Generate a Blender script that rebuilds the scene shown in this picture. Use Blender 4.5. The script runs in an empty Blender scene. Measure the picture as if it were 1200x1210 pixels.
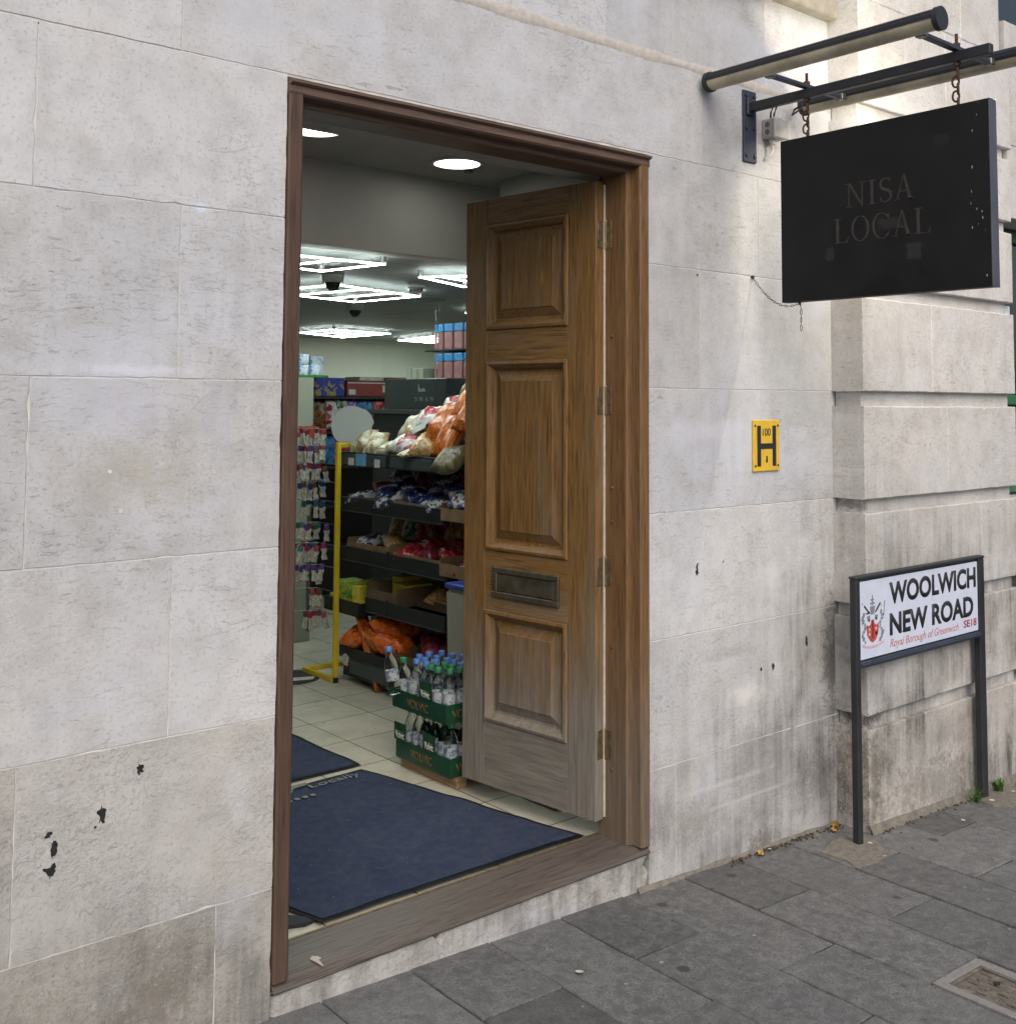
import bpy, bmesh, math, random
from mathutils import Vector, Matrix, noise
R = math.radians
rnd = random.Random(7)
S = bpy.context.scene
C = S.collection
ZOFF = 1.65                      # everything is measured from the lens height, then lifted
W = {}                           # object -> world location of its origin (before the lift)

# ------------------------------------------------------------------ helpers
def bm_new(): return bmesh.new()

def add_box(bm, x0, x1, y0, y1, z0, z1, bev=0.0, seg=1, M=None, jit=0.0):
    b = bmesh.new()
    vs = [b.verts.new((x, y, z)) for x in (x0, x1) for y in (y0, y1) for z in (z0, z1)]
    for f in ((0,1,3,2),(4,6,7,5),(0,4,5,1),(2,3,7,6),(0,2,6,4),(1,5,7,3)):
        b.faces.new([vs[i] for i in f])
    if bev > 0:
        bmesh.ops.bevel(b, geom=b.edges[:], offset=bev, segments=seg, affect='EDGES', profile=.5)
    if M is not None: bmesh.ops.transform(b, matrix=M, verts=b.verts[:])
    merge(bm, b)

def merge(bm, b):
    me = bpy.data.meshes.new('tmp'); b.to_mesh(me); b.free()
    bm.from_mesh(me); bpy.data.meshes.remove(me)

def add_cyl(bm, p0, p1, r, r1=None, seg=16, cap=True):
    p0 = Vector(p0); p1 = Vector(p1); d = p1 - p0; r1 = r if r1 is None else r1
    q = d.to_track_quat('Z', 'Y')
    rings = []
    for p, rr in ((p0, r), (p1, r1)):
        rings.append([bm.verts.new(p + q @ Vector((rr*math.cos(2*math.pi*i/seg), rr*math.sin(2*math.pi*i/seg), 0))) for i in range(seg)])
    for i in range(seg):
        j = (i+1) % seg
        bm.faces.new((rings[0][i], rings[0][j], rings[1][j], rings[1][i]))
    if cap:
        bm.faces.new(rings[0][::-1]); bm.faces.new(rings[1])

def add_tube(bm, pts, r, seg=8, closed=False):
    pts = [Vector(p) for p in pts]; n = len(pts); rings = []
    for i, p in enumerate(pts):
        a = pts[(i-1) % n] if (closed or i > 0) else p
        c = pts[(i+1) % n] if (closed or i < n-1) else p
        q = (c - a).to_track_quat('Z', 'Y')
        rings.append([bm.verts.new(p + q @ Vector((r*math.cos(2*math.pi*k/seg), r*math.sin(2*math.pi*k/seg), 0))) for k in range(seg)])
    m = n if closed else n-1
    for i in range(m):
        A, B = rings[i], rings[(i+1) % n]
        # align
        best = min(range(seg), key=lambda s: (A[0].co - B[s].co).length)
        for k in range(seg):
            bm.faces.new((A[k], A[(k+1) % seg], B[(k+1+best) % seg], B[(k+best) % seg]))
    if not closed:
        bm.faces.new(rings[0][::-1]); bm.faces.new(rings[-1])

def add_lathe(bm, prof, c=(0,0,0), seg=16, M=None):
    b = bmesh.new(); rings = []
    for r, z in prof:
        if r < 1e-5: rings.append([b.verts.new((c[0], c[1], c[2]+z))])
        else: rings.append([b.verts.new((c[0]+r*math.cos(2*math.pi*i/seg), c[1]+r*math.sin(2*math.pi*i/seg), c[2]+z)) for i in range(seg)])
    for A, B in zip(rings, rings[1:]):
        for i in range(seg):
            j = (i+1) % seg
            if len(A) == 1 and len(B) == 1: continue
            if len(A) == 1: b.faces.new((A[0], B[j], B[i]))
            elif len(B) == 1: b.faces.new((A[i], A[j], B[0]))
            else: b.faces.new((A[i], A[j], B[j], B[i]))
    if M is not None: bmesh.ops.transform(b, matrix=M, verts=b.verts[:])
    bmesh.ops.recalc_face_normals(b, faces=b.faces[:])
    merge(bm, b)

def add_prism(bm, poly, to3, h):
    """poly: 2D outline; to3(u,v,w) -> 3D; thickness h along w"""
    A = [bm.verts.new(to3(u, v, 0)) for u, v in poly]
    B = [bm.verts.new(to3(u, v, h)) for u, v in poly]
    fs = [bm.faces.new(A[::-1]), bm.faces.new(B)]
    n = len(poly)
    for i in range(n):
        fs.append(bm.faces.new((A[i], A[(i+1) % n], B[(i+1) % n], B[i])))
    bmesh.ops.recalc_face_normals(bm, faces=fs)

def build(name, bm, mat, parent=None, origin=None, smooth=None, recalc=False):
    if recalc: bmesh.ops.recalc_face_normals(bm, faces=bm.faces[:])
    o0 = Vector(W[parent]) if parent is not None else Vector(origin or (0,0,0))
    if o0.length > 0: bmesh.ops.translate(bm, vec=-o0, verts=bm.verts[:])
    me = bpy.data.meshes.new(name); bm.to_mesh(me); bm.free()
    for m in (mat if isinstance(mat, (list, tuple)) else [mat]): me.materials.append(m)
    o = bpy.data.objects.new(name, me); C.objects.link(o)
    if parent is not None: o.parent = parent
    else: o.location = o0
    W[o] = tuple(o0)
    if smooth is not None:
        me.polygons.foreach_set('use_smooth', [True]*len(me.polygons))
        if smooth < 180:
            try: me.set_sharp_from_angle(angle=R(smooth))
            except Exception: pass
    return o

def thing(name, label, cat, loc=(0,0,0), group=None):
    o = bpy.data.objects.new(name, None); C.objects.link(o); o.location = loc
    o.empty_display_size = .05
    W[o] = tuple(loc); return tag(o, label, cat, group)
def tag(o, label, cat, group=None):
    o['label'] = label; o['category'] = cat
    if group: o['group'] = group
    return o
def struct(o, kind='structure', label=None):
    o['kind'] = kind
    if label: o['label'] = label
    return o
def dup(root, loc, rot=None, label=None, scale=None):
    r = root.copy(); C.objects.link(r); r.location = loc
    if rot is not None: r.rotation_euler = rot
    if scale is not None: r.scale = scale
    if label: r['label'] = label
    for ch in list(root.children):
        c = ch.copy(); C.objects.link(c); c.parent = r
        for g in list(ch.children):
            d = g.copy(); C.objects.link(d); d.parent = c
    return r
ORD = ['first','second','third','fourth','fifth','sixth','seventh','eighth','ninth','tenth','eleventh','twelfth','thirteenth']

# ------------------------------------------------------------------ materials
class NT:
    def __init__(s, name):
        s.m = bpy.data.materials.new(name); s.m.use_nodes = True
        s.t = s.m.node_tree; s.t.nodes.clear()
        s.out = s.t.nodes.new('ShaderNodeOutputMaterial')
        s.b = s.t.nodes.new('ShaderNodeBsdfPrincipled')
        s.t.links.new(s.b.outputs[0], s.out.inputs[0])
        s.co = None
    def set(s, node, key, v):
        i = node.inputs[key]
        if isinstance(v, bpy.types.NodeSocket): s.t.links.new(v, i)
        elif isinstance(v, (tuple, list)) and len(v) == 3 and i.type == 'RGBA': i.default_value = (*v, 1)
        else: i.default_value = v
    def n(s, typ, ins={}, **props):
        nd = s.t.nodes.new('ShaderNode'+typ)
        for k, v in props.items(): setattr(nd, k, v)
        for k, v in ins.items(): s.set(nd, k, v)
        return nd
    def obj(s):
        if s.co is None: s.co = s.n('TexCoord').outputs['Object']
        return s.co
    def scaled(s, sc, loc=(0,0,0), rot=(0,0,0)):
        return s.n('Mapping', {'Vector': s.obj(), 'Scale': sc, 'Location': loc, 'Rotation': rot}).outputs[0]
    def noise(s, sc=5, vec=None, detail=4, rough=.55, dist=0):
        if isinstance(sc, (tuple, list)): vec, sc = s.scaled(sc), 1
        return s.n('TexNoise', {'Vector': vec or s.obj(), 'Scale': sc, 'Detail': detail, 'Roughness': rough, 'Distortion': dist}).outputs['Fac']
    def ramp(s, fac, stops, interp='LINEAR'):
        nd = s.n('ValToRGB', {'Fac': fac}); r = nd.color_ramp; r.interpolation = interp
        while len(r.elements) < len(stops): r.elements.new(.5)
        for e, (p, c) in zip(r.elements, stops):
            e.position = p; e.color = (*c, 1) if isinstance(c, (tuple, list)) else (c, c, c, 1)
        return nd.outputs[0]
    def math(s, op, a, b=0., clamp=False):
        nd = s.n('Math', operation=op); nd.use_clamp = clamp
        s.set(nd, 0, a); s.set(nd, 1, b); return nd.outputs[0]
    def step(s, v, a, b):
        nd = s.n('MapRange', {'Value': v, 'From Min': a, 'From Max': b}, interpolation_type='SMOOTHSTEP'); return nd.outputs[0]
    def mix(s, f, a, b, bt='MIX'):
        nd = s.n('Mix', data_type='RGBA', blend_type=bt)
        s.set(nd, 0, f); s.set(nd, 6, a); s.set(nd, 7, b); return nd.outputs[2]
    def bump(s, h, strength=.3, dist=.01, prev=None):
        nd = s.n('Bump', {'Height': h, 'Strength': strength, 'Distance': dist})
        if prev: s.set(nd, 'Normal', prev)
        return nd.outputs[0]
    def fin(s, col=None, rough=.6, nor=None, metal=0., **kw):
        if col is not None: s.set(s.b, 'Base Color', col)
        s.set(s.b, 'Roughness', rough); s.set(s.b, 'Metallic', metal)
        if nor is not None: s.set(s.b, 'Normal', nor)
        for k, v in kw.items(): s.set(s.b, k.replace('_', ' '), v)
        return s.m

def simple(name, col, rough=.5, metal=0., var=.15, sc=30, bump=.0, **kw):
    m = NT(name); n = m.noise(sc)
    c = m.mix(m.ramp(n, [(.3, 0.), (.7, 1.)]), tuple(x*(1-var) for x in col), tuple(min(1, x*(1+var)) for x in col))
    return m.fin(c, rough, m.bump(n, bump, .004) if bump else None, metal, **kw)

def emit(name, col, st):
    m = NT(name); return m.fin((.8,.8,.8), .5, Emission_Color=col, Emission_Strength=st)

def stone_mat(name, base, spots=(), grime=True, ox=0., oz=0.):
    m = NT(name)
    sep = m.n('SeparateXYZ', {0: m.obj()}).outputs; X, Y, Z = sep
    if ox or oz: X = m.math('ADD', X, ox); Z = m.math('ADD', Z, oz)
    tint = m.n('Attribute', attribute_name='tint').outputs['Fac']
    warm = m.n('Attribute', attribute_name='warm').outputs['Fac']
    big = m.noise(1.7, detail=5, rough=.6); mid = m.noise(9, detail=6, rough=.65); fine = m.noise(90, detail=4, rough=.7)
    b2 = tuple(x*.80 for x in base)
    col = m.mix(m.ramp(big, [(.35, 0.), (.65, 1.)]), base, (base[0]*.92, base[1]*.94, base[2]*1.0))
    col = m.mix(m.ramp(mid, [(.44, 0.), (.66, .85)]), col, b2)
    col = m.mix(warm, col, m.mix(m.ramp(m.noise(5, detail=7, rough=.7), [(.35, 0.), (.65, 1.)]), tuple(a*b for a, b in zip(base, (.74,.70,.62))), tuple(a*b for a, b in zip(base, (.92,.88,.80)))))
    g = m.n('CombineColor', {0: tint, 1: tint, 2: tint}).outputs[0]
    col = m.mix(1., col, g, 'MULTIPLY')
    # fine pores and short horizontal shelly flecks
    col = m.mix(m.ramp(fine, [(.34, .34), (.46, 0.)]), col, (.20,.18,.16))
    fl = m.n('TexNoise', {'Vector': m.scaled((26, 26, 85)), 'Scale': 1., 'Detail': 5, 'Roughness': .62, 'Distortion': .8}).outputs['Fac']
    flm = m.math('MULTIPLY', m.ramp(fl, [(.58, 0.), (.68, .8)]), m.ramp(m.noise(1.9, detail=4), [(.42, .08), (.60, 1.)]))
    col = m.mix(m.math('MULTIPLY', flm, .55), col, (.20,.19,.185))
    # hairline cracks / scratches
    vo = m.n('TexNoise', {'Vector': m.scaled((5, 5, 16)), 'Scale': 1., 'Detail': 7, 'Roughness': .6, 'Distortion': 1.6}).outputs['Fac']
    cr = m.ramp(m.math('ABSOLUTE', m.math('SUBTRACT', vo, .5)), [(.0, 1.), (.006, 0.)])
    cr = m.math('MULTIPLY', cr, m.ramp(m.noise(1.3, detail=2), [(.48, 0.), (.60, .8)]))
    col = m.mix(m.math('MULTIPLY', cr, .95), col, (.13,.12,.11))
    # pale lime wash patches
    wash = m.ramp(m.noise((1.6, 1.6, 2.6), detail=4), [(.56, 0.), (.66, .45)])
    col = m.mix(wash, col, (base[0]*1.04, base[1]*1.07, base[2]*1.2))
    if grime:
        st = m.n('TexNoise', {'Vector': m.scaled((17, 17, 1.5)), 'Scale': 1., 'Detail': 5, 'Roughness': .65, 'Distortion': .4}).outputs['Fac']
        stf = m.ramp(st, [(.40, 0.), (.66, 1.)])
        blot = m.ramp(m.noise(3.1, detail=6, rough=.65), [(.40, .15), (.66, 1.)])
        near = m.math('ADD', m.math('MULTIPLY', m.step(X, 3.2, 4.0), m.step(Z, -.1, -.95)), m.math('MULTIPLY', m.step(Z, -.95, -1.6), .95), True)
        low = m.math('MULTIPLY', m.math('MULTIPLY', near, blot), m.math('ADD', m.math('MULTIPLY', stf, .75), .38))
        col = m.mix(m.math('MULTIPLY', low, 1.), col, (.105,.10,.09))
        gen = m.math('MULTIPLY', m.math('MULTIPLY', stf, .16), m.ramp(m.noise(1.1), [(.45, 0.), (.6, 1.)]))
        col = m.mix(gen, col, (.2,.19,.17))
    big5 = m.noise(22, detail=6, rough=.7)
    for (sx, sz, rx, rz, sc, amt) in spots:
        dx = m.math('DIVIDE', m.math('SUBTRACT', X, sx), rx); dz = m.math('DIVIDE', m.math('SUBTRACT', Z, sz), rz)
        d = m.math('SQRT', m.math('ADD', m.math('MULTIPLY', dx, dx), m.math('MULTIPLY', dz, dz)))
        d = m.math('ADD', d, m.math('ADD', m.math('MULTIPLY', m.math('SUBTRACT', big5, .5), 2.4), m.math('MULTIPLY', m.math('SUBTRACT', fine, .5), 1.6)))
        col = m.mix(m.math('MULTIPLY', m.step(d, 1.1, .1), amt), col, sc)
    rough_h = m.math('ADD', m.math('MULTIPLY', m.noise(38, detail=7, rough=.75), m.math('ADD', m.math('MULTIPLY', warm, 1.5), .25)), m.math('MULTIPLY', fine, .12))
    rough_h = m.math('MULTIPLY', rough_h, m.ramp(m.noise(4.5, detail=3), [(.38, .25), (.62, 1.)]))
    nor = m.bump(rough_h, .8, .008)
    nor = m.bump(m.math('MULTIPLY', flm, -1.), .35, .003, nor)
    pk = m.ramp(m.noise(70, detail=5, rough=.75), [(.54, 0.), (.64, 1.)])
    pkm = m.math('MULTIPLY', m.math('MULTIPLY', pk, warm), m.ramp(m.noise(3.5, detail=4), [(.40, .1), (.60, .8)]))
    col = m.mix(pkm, col, tuple(x*1.0 for x in base))
    nor = m.bump(pkm, .6, .006, nor)
    return m.fin(col, .85, nor, Specular_IOR_Level=.25)

WALLSPOTS = [(1.22,.50,.034,.016,(.62,.68,.85),.9), (1.05,.075,.20,.02,(.66,.68,.76),.7), (1.02,-.02,.16,.10,(.52,.53,.61),.55),
             (1.28,-.05,.07,.12,(.50,.51,.59),.45), (3.45,-1.10,.13,.055,(.66,.64,.60),.75), (3.62,-.66,.12,.08,(.62,.62,.62),.6),
             (3.80,-.12,.12,.05,(.60,.60,.66),.5), (3.2,-.10,.30,.05,(.58,.58,.64),.5), (1.05,-.18,.22,.11,(.40,.375,.32),.5),
             (1.36,-1.02,.05,.10,(.60,.59,.62),.6), (3.55,-1.655,.12,.05,(.10,.085,.06),.5),
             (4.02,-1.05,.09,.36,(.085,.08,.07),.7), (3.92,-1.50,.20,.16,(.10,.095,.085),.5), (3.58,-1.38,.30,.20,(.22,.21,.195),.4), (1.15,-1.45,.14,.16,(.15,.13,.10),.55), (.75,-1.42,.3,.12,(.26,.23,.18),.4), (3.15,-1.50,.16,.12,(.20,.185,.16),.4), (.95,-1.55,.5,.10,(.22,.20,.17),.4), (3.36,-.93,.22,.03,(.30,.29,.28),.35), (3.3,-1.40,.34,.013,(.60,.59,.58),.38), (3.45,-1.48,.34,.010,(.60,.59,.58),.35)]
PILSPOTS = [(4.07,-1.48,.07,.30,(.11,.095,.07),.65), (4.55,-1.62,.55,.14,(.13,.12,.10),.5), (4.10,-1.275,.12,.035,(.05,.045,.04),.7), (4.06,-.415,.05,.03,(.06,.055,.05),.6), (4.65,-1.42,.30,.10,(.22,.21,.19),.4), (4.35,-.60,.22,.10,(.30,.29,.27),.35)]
M = {}
M['stone'] = stone_mat('portland stone', (.568,.572,.578), WALLSPOTS)
M['pil'] = stone_mat('pilaster stone', (.60,.585,.562), PILSPOTS, ox=4.7, oz=-1.7375)
M['mortar'] = simple('lime mortar', (.56,.55,.53), .9, sc=9, var=.3, bump=.3)
def grey_concrete():
    m = NT('old concrete'); n = m.noise(40, detail=6, rough=.7)
    return m.fin(m.ramp(n, [(.3, (.10,.09,.075)), (.7, (.22,.20,.17))]), .9, m.bump(n, .5, .006))
M['concrete'] = grey_concrete()

def slab_mat():
    m = NT('yorkstone slabs'); tint = m.n('Attribute', attribute_name='tint').outputs['Fac']
    n1 = m.noise(2.2, detail=6, rough=.65); n2 = m.noise(26, detail=6, rough=.7); n3 = m.noise(170, detail=2)
    c = m.ramp(n1, [(.3, (.074,.076,.076)), (.7, (.132,.134,.132))])
    c = m.mix(m.ramp(n2, [(.40, 0.), (.66, .85)]), c, (.178,.179,.174))
    c = m.mix(m.ramp(n3, [(.36, .6), (.5, 0.)]), c, (.055,.055,.058))
    c = m.mix(1., c, m.n('CombineColor', {0: tint, 1: tint, 2: tint}).outputs[0], 'MULTIPLY')
    # trodden gum: light and dark round marks
    for sc, thr, cc, a, off in ((4.3, .055, (.36,.36,.36), .7, 0), (5.2, .13, (.04,.04,.042), .8, 3.3), (8.5, .09, (.05,.05,.05), .7, 5.1), (11., .07, (.30,.30,.30), .6, 1.7), (2.6, .05, (.34,.335,.33), .7, 7.1)):
        v = m.n('TexVoronoi', {'Vector': m.n('Mapping', {'Vector': m.obj(), 'Location': (off, off*.7, 0), 'Scale': (1,1,0)}).outputs[0], 'Scale': sc, 'Randomness': 1.}, feature='F1')
        d = m.math('ADD', v.outputs['Distance'], m.math('MULTIPLY', m.math('SUBTRACT', n2, .5), .12))
        on = m.math('GREATER_THAN', m.n('SeparateColor', {0: v.outputs['Color']}).outputs[0], .42)
        c = m.mix(m.math('MULTIPLY', m.math('MULTIPLY', m.step(d, thr, thr*.6), on), a), c, cc)
    st = m.ramp(m.noise(1.1, detail=7, rough=.7), [(.54, 0.), (.68, .6)])
    c = m.mix(st, c, (.055,.056,.056))
    h = m.math('ADD', m.math('MULTIPLY', n2, .6), m.math('MULTIPLY', n3, .25))
    return m.fin(c, m.ramp(n2, [(.3, .55), (.7, .8)]), m.bump(h, .45, .004), Specular_IOR_Level=.4)
M['slab'] = slab_mat()
M['joint'] = simple('joint grit', (.045,.042,.038), .95, sc=120, bump=.4)
M['asphalt'] = simple('asphalt', (.05,.05,.052), .9, sc=200, bump=.4)

def wood_mat(name, axis, dark, light, weather=0., z0=-1.46, z1=-.55, grey=(.265,.245,.212)):
    m = NT(name)
    lo = {'z': (85, 85, 4.5), 'x': (4.5, 85, 85), 'y': (85, 4.5, 85)}[axis]
    md = {'z': (9, 9, .7), 'x': (.7, 9, 9), 'y': (9, .7, 9)}[axis]
    hi = {'z': (260, 260, 7), 'x': (7, 260, 260), 'y': (260, 7, 260)}[axis]
    g1 = m.n('TexNoise', {'Vector': m.scaled(lo), 'Scale': 1., 'Detail': 6, 'Roughness': .65, 'Distortion': .5}).outputs['Fac']
    g2 = m.n('TexNoise', {'Vector': m.scaled(md), 'Scale': 1., 'Detail': 3, 'Distortion': 2.2}).outputs['Fac']
    rings = m.math('PINGPONG', m.math('MULTIPLY', g2, 9.), .5)
    g3 = m.noise(hi, detail=2)
    f = m.math('ADD', m.math('MULTIPLY', g1, .74), m.math('MULTIPLY', rings, .30))
    c = m.ramp(f, [(.18, dark), (.42, tuple(.45*a+.55*b for a, b in zip(dark, light))), (.80, light)])
    c = m.mix(m.ramp(m.noise(3.2, detail=5, rough=.6), [(.35, 0.), (.68, .45)]), c, tuple(x*.62 for x in light))
    c = m.mix(m.ramp(g3, [(.34, .6), (.47, 0.)]), c, tuple(x*.35 for x in dark))
    if weather:
        Z = m.n('SeparateXYZ', {0: m.obj()}).outputs[2]
        w = m.step(Z, z1, z0)
        nn = m.math('SUBTRACT', m.n('TexNoise', {'Vector': m.scaled({'z': (14,14,2.5), 'x': (2.5,14,14), 'y': (14,2.5,14)}[axis]), 'Scale': 1., 'Detail': 6, 'Roughness': .7}).outputs['Fac'], .5)
        w = m.math('ADD', m.math('MULTIPLY', w, 1.35), m.math('MULTIPLY', nn, 1.7), True)
        w = m.math('MULTIPLY', w, weather, True)
        gr = m.ramp(g1, [(.3, tuple(x*.5 for x in grey)), (.7, grey)])
        c = m.mix(w, c, gr)
    scr = m.ramp(m.noise((30, 30, 3.0) if axis == 'z' else (3., 30, 30), detail=5, rough=.75), [(.64, 0.), (.72, .5)])
    c = m.mix(scr, c, tuple(min(1, x*1.35+.015) for x in light))
    h = m.math('ADD', m.math('MULTIPLY', g3, .4), m.math('MULTIPLY', g1, .5))
    return m.fin(c, m.ramp(g1, [(.3, .38), (.7, .55)]), m.bump(h, .22, .003), Specular_IOR_Level=.35)
DK, LT = (.076,.038,.012), (.292,.163,.056)
M['oakV'] = wood_mat('oak upright grain', 'z', DK, LT, .95, -1.40, -.60)
M['oakH'] = wood_mat('oak cross grain', 'y', DK, LT, .95, -1.40, -.60)
M['oakP'] = wood_mat('oak panel', 'z', tuple(x*.85 for x in DK), tuple(x*.95 for x in LT), .9, -1.5, -.65)
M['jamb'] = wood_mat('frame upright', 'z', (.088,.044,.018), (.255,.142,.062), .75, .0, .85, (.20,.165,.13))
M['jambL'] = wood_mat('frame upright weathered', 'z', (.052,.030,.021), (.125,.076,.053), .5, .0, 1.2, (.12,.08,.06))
M['headW'] = wood_mat('frame head', 'x', (.082,.051,.040), (.185,.120,.092))
M['sill'] = wood_mat('weathered sill', 'x', (.050,.041,.036), (.150,.124,.105))
def slat(name, a, b): return wood_mat(name, 'y', a, b)
M['pallet'] = slat('pallet pine', (.16,.10,.055), (.36,.25,.15))

def black_paint(name, col=(.013,.014,.017), rough=.42, chips=.72):
    m = NT(name); n = m.noise(60, detail=6, rough=.7); n2 = m.noise(7, detail=4)
    c = m.mix(m.ramp(n2, [(.3, 0.), (.7, 1.)]), col, tuple(x*1.7 for x in col))
    c = m.mix(m.ramp(n, [(chips, 0.), (chips+.03, .5)]), c, (.25,.24,.23))
    return m.fin(c, m.ramp(n2, [(.3, rough), (.7, rough+.2)]), m.bump(n, .15, .002))
M['black'] = black_paint('black painted steel', chips=.70)
M['navy'] = black_paint('blue black painted steel', (.022,.027,.045), .45, .75)
def board_mat():
    m = NT('sign board paint'); n = m.noise(9, detail=5); n2 = m.noise((50, 50, 6), detail=6, rough=.7)
    sep = m.n('SeparateXYZ', {0: m.obj()}).outputs
    c = m.mix(m.ramp(n, [(.35, 0.), (.7, 1.)]), (.0055,.0055,.0065), (.010,.010,.0115))
    e = m.math('MULTIPLY', m.step(sep[1], -.33, -.40), m.ramp(n2, [(.64, 0.), (.68, 1.)]))
    c = m.mix(e, c, (.28,.28,.28))
    # worn patches where stickers came off
    for sy, sz, ry, rz, cc, a in ((.195,-.145,.018,.026,(.035,.035,.037),.5), (-.135,-.165,.03,.03,(.04,.04,.042),.5), (-.05,-.06,.05,.02,(.035,.033,.03),.5), (-.24,.2,.03,.02,(.02,.02,.02),.5)):
        dx = m.math('DIVIDE', m.math('SUBTRACT', sep[1], sy), ry); dz = m.math('DIVIDE', m.math('SUBTRACT', sep[2], sz), rz)
        d = m.math('MAXIMUM', m.math('ABSOLUTE', dx), m.math('ABSOLUTE', dz))
        d = m.math('ADD', d, m.math('MULTIPLY', m.math('SUBTRACT', m.noise(45), .5), 1.2))
        c = m.mix(m.math('MULTIPLY', m.step(d, 1.0, .8), a), c, cc)
    return m.fin(c, m.ramp(n, [(.3, .5), (.7, .65)]), m.bump(n2, .08, .002), Specular_IOR_Level=.3)
M['board'] = board_mat()
M['boardedge'] = black_paint('board edge metal', (.05,.055,.07), .4, .74)
M['goldletter'] = simple('faded gilt lettering', (.036,.028,.022), .55, sc=60, var=.4)
M['rust'] = simple('rusty iron', (.085,.045,.028), .8, .3, .5, 90, .4)
M['steel'] = simple('galvanised steel', (.20,.20,.20), .45, .8, .3, 60)
M['brass'] = simple('dull brass', (.22,.175,.105), .42, .75, .35, 40)
M['bronze'] = simple('tarnished letter plate', (.10,.088,.062), .5, .6, .35, 22, .2)
M['cream'] = simple('aged cream diffuser', (.43,.385,.28), .4, 0, .3, 9)
M['offwhite_gap'] = simple('pale rebate seal', (.55,.52,.46), .6)
M['addedglow'] = emit('added pilaster glow', (1., .89, .70), 300.)
M['greybox'] = simple('grey plastic', (.38,.38,.37), .5)
M['greyboxD'] = simple('dark grey plastic', (.13,.13,.135), .5)
M['rubber'] = simple('black rubber cable', (.012,.012,.013), .6)
def yel():
    m = NT('yellow enamel plate'); n = m.noise(25, detail=5); c = m.mix(m.ramp(n, [(.4, 0.), (.75, 1.)]), (.72,.46,.035), (.55,.36,.05))
    return m.fin(c, .4, m.bump(n, .08, .002))
M['hyd'] = yel()
M['letter'] = simple('black lettering', (.016,.016,.02), .5)
M['signwhite'] = simple('white enamel', (.57,.62,.75), .3, 0, .05, 20)
M['redletter'] = simple('red lettering', (.33,.03,.05), .5)
M['fadedred'] = simple('faded red lettering', (.44,.16,.15), .5)
M['crestgrey'] = simple('crest grey ink', (.20,.21,.24), .5)
M['crestpink'] = simple('crest pink ink', (.55,.40,.44), .5)
M['crestred'] = simple('crest red ink', (.42,.07,.06), .5)
M['green'] = simple('green painted frame', (.025,.14,.065), .4)
def glassdark():
    m = NT('window glass'); return m.fin((.02,.025,.025), .05, Specular_IOR_Level=.8)
M['winglass'] = glassdark()
M['upvc'] = simple('white plastic vent', (.6,.63,.68), .5)
# interior
M['plaster'] = simple('shop plaster', (.50,.50,.44), .8, 0, .06, 4)
M['bulk'] = simple('bulkhead paint', (.50,.50,.46), .8, 0, .06, 3)
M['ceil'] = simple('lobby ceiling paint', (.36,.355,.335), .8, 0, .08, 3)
M['cream wall'] = simple('back wall paint', (.64,.64,.54), .8, 0, .05, 2)
def ceil_panels():
    m = NT('ceiling panels')
    br = m.n('TexBrick', {'Vector': m.scaled((1,1,1)), 'Color1': (.30,.315,.31), 'Color2': (.27,.285,.28), 'Mortar': (.06,.07,.07), 'Scale': 1., 'Mortar Size': .006, 'Brick Width': 1.2, 'Row Height': .6}, offset=.0)
    return m.fin(br.outputs[0], .6, Specular_IOR_Level=.3)
M['ceilp'] = ceil_panels()
def tiles():
    m = NT('floor tiles')
    br = m.n('TexBrick', {'Vector': m.scaled((1,1,1), (-2.74+.33*9, -1.35+.33*9, 0)), 'Color1': (.52,.50,.41), 'Color2': (.47,.455,.375), 'Mortar': (.07,.068,.058), 'Scale': 1., 'Mortar Size': .0035, 'Mortar Smooth': .1, 'Brick Width': .33, 'Row Height': .33}, offset=.0)
    n = m.noise(6, detail=6, rough=.7); n2 = m.noise(40, detail=4)
    c = m.mix(m.ramp(n, [(.45, 0.), (.75, .5)]), br.outputs[0], (.25,.235,.19))
    c = m.mix(m.ramp(n2, [(.66, 0.), (.72, .4)]), c, (.12,.11,.09))
    return m.fin(c, m.ramp(n, [(.3, .25), (.7, .5)]), m.bump(br.outputs['Fac'], -.25, .003))
M['tile'] = tiles()
def mat_carpet():
    m = NT('navy ribbed mat'); n = m.noise(3.2, detail=6, rough=.7); n2 = m.noise(420, detail=2); n3 = m.noise(26, detail=6, rough=.75)
    c = m.ramp(n, [(.3, (.028,.038,.075)), (.7, (.044,.056,.098))])
    c = m.mix(m.ramp(n3, [(.44, 0.), (.74, .55)]), c, (.075,.082,.105))
    c = m.mix(m.ramp(n2, [(.35, .45), (.5, 0.)]), c, (.012,.018,.045))
    lint = m.ramp(m.noise(75, detail=1), [(.79, 0.), (.80, .8)])
    c = m.mix(lint, c, (.3,.3,.3))
    return m.fin(c, .95, m.bump(n2, .6, .004), Specular_IOR_Level=.15)
M['mat'] = mat_carpet()
M['matedge'] = simple('black mat border', (.012,.013,.017), .7)
M['mattext'] = simple('mat lettering', (.17,.18,.165), .9, 0, .2, 60)
M['led'] = emit('led tube', (.86, 1., .95), 32.)
M['down'] = emit('downlight diffuser', (1., .98, .92), 6.)
M['shelf'] = simple('black shelf steel', (.012,.013,.015), .45, 0, .2, 20)
M['strip'] = simple('grey price strip', (.045,.058,.062), .3, 0, .1, 20)
M['ticket'] = simple('price ticket', (.50,.52,.48), .6)
M['bluetick'] = simple('blue ticket', (.12,.30,.48), .6)
M['yframe'] = simple('yellow painted tube', (.62,.45,.025), .35, 0, .08, 10)
M['disc'] = simple('grey display card', (.36,.37,.36), .6, 0, .04, 5)
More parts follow.
